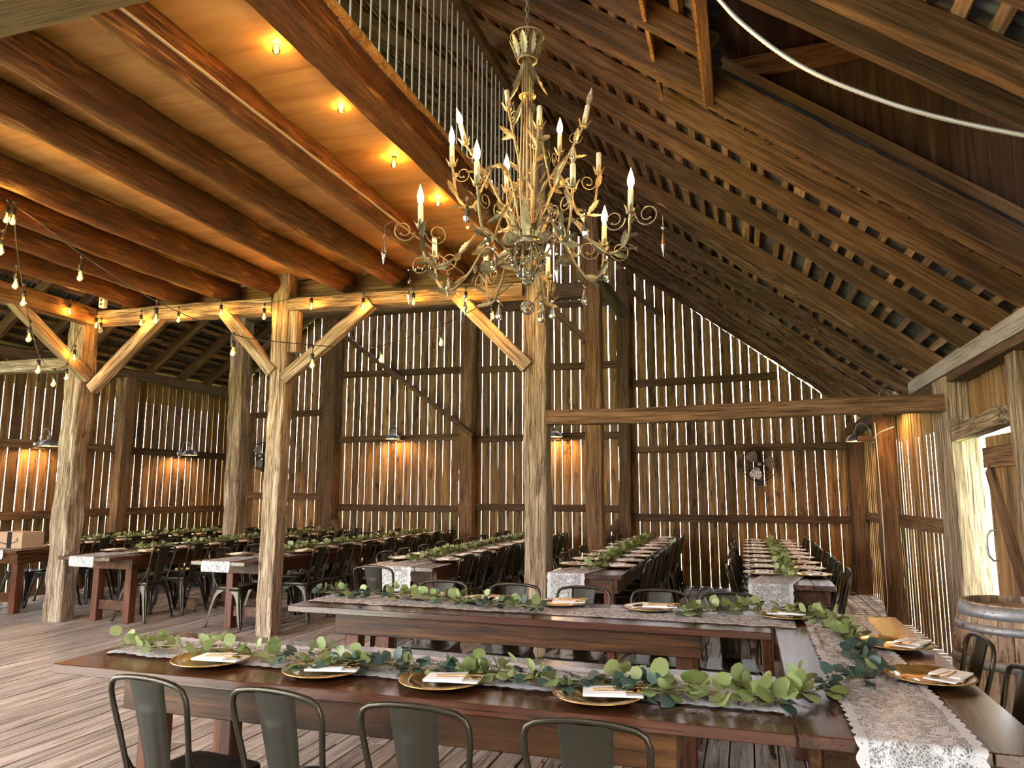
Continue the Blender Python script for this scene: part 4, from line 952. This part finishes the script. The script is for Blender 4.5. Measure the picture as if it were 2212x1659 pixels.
# ---------------------------------------------------------------- wall fans
def fan(loc, label):
    root = empty('wall_fan', loc); tag(root, label, 'fan', 'wall fans')
    mb = MB(); R = .265
    for s in (1, -1):
        for k, rr in enumerate((R, R * .8, R * .6, R * .4, R * .2)):
            y = -.12 - s * .065 * math.cos(PI / 2 * rr / R); mb.tube([(rr * math.cos(2 * PI * i / 32), y, rr * math.sin(2 * PI * i / 32)) for i in range(33)], .007 if k == 0 else .003, 5, caps=False)
        for i in range(28):
            a = 2 * PI * i / 28; mb.tube([(r * math.cos(a), -.12 - s * .065 * math.cos(PI / 2 * r / R), r * math.sin(a)) for r in (.04, .12, .2, R)], .0026, 4)
    mb.build('cage', M['darkmetal'], root)
    for k in range(3):
        a0 = PI * .72 + k * 2 * PI / 3; mb = MB(); rows = []
        for i in range(9):
            q = i / 8; r = .045 + .185 * q; w = .35 + .52 * math.sin(PI * (q * .75 + .08)); rows.append([(r * math.cos(a0 + w * t), -.12 - .02 * t, r * math.sin(a0 + w * t)) for t in (-.62, -.3, 0, .3, .62)])
        mb.loft(rows, False, False, True); mb.loft([[(x, y + .002, z) for x, y, z in reversed(r)] for r in rows], False, False, True); mb.build('blade', M['fanblade'], root)
    mb = MB(); mb.lathe([(.0005, .165), (.035, .162), (.045, .15), (.045, .07), (.05, .03), (.05, 0)], 20); mb.v = [V((p.x, -p.z, p.y)) for p in mb.v]; mb.build('motor', M['darkmetal'], root)
    mb = MB(); mb.lathe([(.0005, .1995), (.027, .198), (.030, .19), (.030, .16)], 20); mb.v = [V((p.x, -p.z, p.y)) for p in mb.v]; mb.build('hub_cap', M['fanblade'], root)
    mb = MB(); mb.bbox(-.05, .05, -.07, 0, -.31, -.22, .008); mb.tube([(0, -.05, -.24), (0, -.06, -.03)], .015, 8); mb.build('bracket', M['darkmetal'], root)
p = ony(1640, 1003, 12.12); fan((p.x, YB - .005, p.z), 'dark caged three-blade fan on the back wall between the first two rows')
p = ony(569, 985, 12.12); fan((p.x, YB - .005, p.z), 'dark caged fan half hidden behind the middle pale post')

# ---------------------------------------------------------------- barrel
BL = V((1.40, 4.78, 0)); H = .90
root = empty('oak_barrel', BL); tag(root, 'weathered oak wine barrel with grey hoops beside the ajar door', 'barrel')
def brad(z): q = (z / H - .5) * 2; return .262 + .068 * (1 - q * q)
mb = MB(); ns = 26
for i in range(ns):
    a0, a1 = 2 * PI * i / ns + .004, 2 * PI * (i + 1) / ns - .004; rows = []
    for k in range(13):
        z = H * k / 12; r = brad(z); row = []
        for q in (0, .33, .67, 1): a = a0 + (a1 - a0) * q; row.append((r * math.cos(a), r * math.sin(a), z))
        for q in (1, 0): a = a0 + (a1 - a0) * q; row.append(((r - .025) * math.cos(a), (r - .025) * math.sin(a), z))
        rows.append(row)
    mb.loft(rows, True, True, tone=random.random())
mb.build('staves', M['stave'], root)
mb = MB()
for k in range(6): 
    x0 = -.235 + k * .0785; x1 = x0 + .077; ya = math.sqrt(max(0, .236 ** 2 - max(abs(x0), abs(x1)) ** 2)); mb.box(x0, x1, -ya - .0, ya, H - .055, H - .035, random.random())
mb.lathe([(.0005, H - .045), (.237, H - .045)], 40, tone=.4); mb.build('barrel_head', M['stave'], root)
for z, w in ((.86, .065), (.775, .042), (.60, .05), (.30, .05), (.125, .042), (.04, .065)):
    mb = MB(); mb.lathe([(brad(z - w / 2) + .001, z - w / 2), (brad(z - w / 2) + .004, z - w / 2), (brad(z) + .004, z), (brad(z + w / 2) + .004, z + w / 2), (brad(z + w / 2) + .001, z + w / 2)], 48)
    for a in (-2.4, -2.25): mb.lathe([(.0005, .004), (.006, .002), (.007, 0)], 8, ((brad(z) + .003) * math.cos(a), (brad(z) + .003) * math.sin(a), z))
    mb.build('hoop', M['hoop'], root)

# ---------------------------------------------------------------- parcel on the farthest row
bx = V((-8.86, 7.02, .7615)); root = empty('cardboard_box', bx, -.02); tag(root, 'brown taped cardboard box on the near end of the farthest table row', 'box')
mb = MB(); mb.bbox(-.22, .22, 0, .30, 0, .20, .002); mb.build('carton', M['card'], root)
mb = MB(); mb.box(-.035, .045, -.0015, 0, .0, .2005); mb.box(-.035, .045, -.0015, .06, .2, .2015); mb.build('tape', M['tape'], root)
mb = MB(); arc = [(-.15 + .30 * k / 12, -.0018, .075 - .035 * math.sin(PI * (k + .5) / 13) + .028 * k / 12) for k in range(13)]; 
mb.loft([[(x, -.0018, z - .006), (x, -.0018, z + .006)] for (x, y, z) in arc], False, False)
mb.loft([[(.118, -.0018, .125), (.122, -.0018, .113)], [(.155, -.0018, .125), (.148, -.0018, .113)], [(.163, -.0018, .122), (.152, -.0018, .112)], [(.148, -.0018, .078), (.139, -.0018, .084)]], False, False); mb.build('printed_logo', M['ink'], root)
for t, y, sz in (('WITH', .19, .045), ('MATERIAL', .125, .045)):
    cu = bpy.data.curves.new('printed_text', 'FONT'); cu.body = t; cu.size = sz; cu.align_x = 'RIGHT'; cu.extrude = .0003; tmp = bpy.data.objects.new('tmp', cu); COL.objects.link(tmp)
    me = bpy.data.meshes.new_from_object(tmp.evaluated_get(bpy.context.evaluated_depsgraph_get())); bpy.data.objects.remove(tmp); me.materials.clear(); me.materials.append(M['ink'])
    to = bpy.data.objects.new('printed_text', me); COL.objects.link(to); to.parent = root; to.location = (.12 if t == 'WITH' else .16, y, .2006)

# ---------------------------------------------------------------- steel rods, pipes and cables
root = empty('rod_railing', (-1.96, 4.4, 4.03)); tag(root, 'railing of upright steel rods along the loft edge', 'railing')
k = 0; y = 2.45
while y < 6.55:
    mb = MB(); mb.tube([(0, y - 4.4, -.05), (random.uniform(-.006, .006), y - 4.4 + random.uniform(-.004, .004), 1.14 + random.uniform(-.01, .01))], .0068, 7)
    mb.build('steel_rod', M['rebar'], root); y += .112
mb = MB(); mb.bbox(-.05, .05, -2.0, 2.2, 1.14, 1.23, .005); mb.build('top_rail', M['darkbeam'], root)
def pipe(name, P, r, mat, label, cat, n=8): 
    mb = MB(); mb.tube(P, r, n); return tag(mb.build(name, M[mat]), label, cat)
pc = cr([ony(u, v, 3.10) for u, v in ((1490, -70), (1550, -5), (1600, 48), (1690, 118), (1780, 168), (1900, 215), (2000, 246), (2110, 272), (2212, 292), (2290, 306))], 22)
rr = [.0093 + .0016 * (i % 2) for i in range(len(pc))]
o = pipe('armoured_conduit', pc, rr, 'conduit', 'pale ribbed metal conduit sagging below the near rafters', 'conduit')
pipe('conduit_pipe', [(-2.60, -.5, 3.655), (-2.60, 3.0, 3.655), (-2.60, 6.6, 3.655)], .009, 'rebar', 'thin straight metal pipe along the log nearest the loft edge', 'pipe')
mb = MB(); mb.bbox(-.04, .04, -.03, .03, -.065, .065, .008)
root = mb.build('outlet_box', M['white'], None, (-7.165, 6.56, 3.69)); tag(root, 'white electrical outlet box at the top of the thick pale post', 'outlet')
mb = MB(); 
for zz in (-.025, .025): mb.lathe([(.0005, .004), (.014, .003), (.016, 0)], 12, (0, 0, zz))
mb.v = [V((p.x, -p.y * 0 - .031 - .0, p.z)) if False else V((p.x, -.031 - (p.z - (-.025 if p.z < 0 else .025)) * 1.0, (-.025 if p.z < 0 else .025) + p.y)) for p in mb.v]; mb.build('sockets', M['tape'], root)
pipe('white_cable', cr([(1.50, 9.47, 2.30), (1.505, 9.45, 1.9), (1.51, 9.44, 1.2), (1.50, 9.43, .6), (1.49, 9.38, .25), (1.44, 9.3, .02)], 6), .0045, 'white', 'white cable running down the slim door-wall post', 'cable')
pipe('black_cable', cr([(1.49, 11.92, 2.3), (1.485, 11.93, 1.6), (1.49, 11.92, .8), (1.48, 11.9, .03)], 6), .009, 'black', 'black cable down the corner post by the fan wall', 'cable')
pipe('hanging_cord', cr([(.30, 12.13, 1.62), (.33, 12.14, 1.2), (.36, 12.14, .9), (.38, 12.14, .5)], 5), .005, 'black', 'black cord hanging below the fan on the back wall', 'cable')
pipe('white_cable', cr([(1.69, 9.9, 2.25), (1.5, 9.6, 2.12), (1.5, 9.2, 2.16), (1.6, 8.9, 2.2)], 6), .004, 'white', 'loose white cable near the lamp bracket on the door wall', 'cable')

# ---------------------------------------------------------------- light
w = bpy.data.worlds.new('sky'); SC.world = w; w.use_nodes = True; nt = w.node_tree; nt.nodes.clear()
bg = nt.nodes.new('ShaderNodeBackground'); wo = nt.nodes.new('ShaderNodeOutputWorld'); nt.links.new(bg.outputs[0], wo.inputs[0])
bg.inputs[0].default_value = (.92, .95, 1.0, 1); bg.inputs[1].default_value = 4.5
sl = bpy.data.lights.new('sun', 'SUN'); sl.energy = 9.0; sl.angle = 0.01; sl.color = (1, .95, .86)
so = bpy.data.objects.new('sun', sl); COL.objects.link(so); so.rotation_euler = V((0.42, 0.05, 0.92)).to_track_quat('Z', 'Y').to_euler()
SC.view_settings.view_transform = 'Standard'; SC.view_settings.look = 'None'; SC.view_settings.gamma = 1; SC.view_settings.exposure = 2.05
SC.view_settings.use_curve_mapping = False
SC.cycles.light_sampling_threshold = 0.03; SC.cycles.max_bounces = 4; SC.cycles.diffuse_bounces = 3; SC.cycles.glossy_bounces = 2; SC.cycles.transmission_bounces = 4; SC.cycles.transparent_max_bounces = 8
SC.cycles.use_adaptive_sampling = True; SC.cycles.adaptive_threshold = 0.07; SC.cycles.adaptive_min_samples = 12
SC.cycles.sample_clamp_indirect = 6.0; SC.cycles.caustics_reflective = False; SC.cycles.caustics_refractive = False
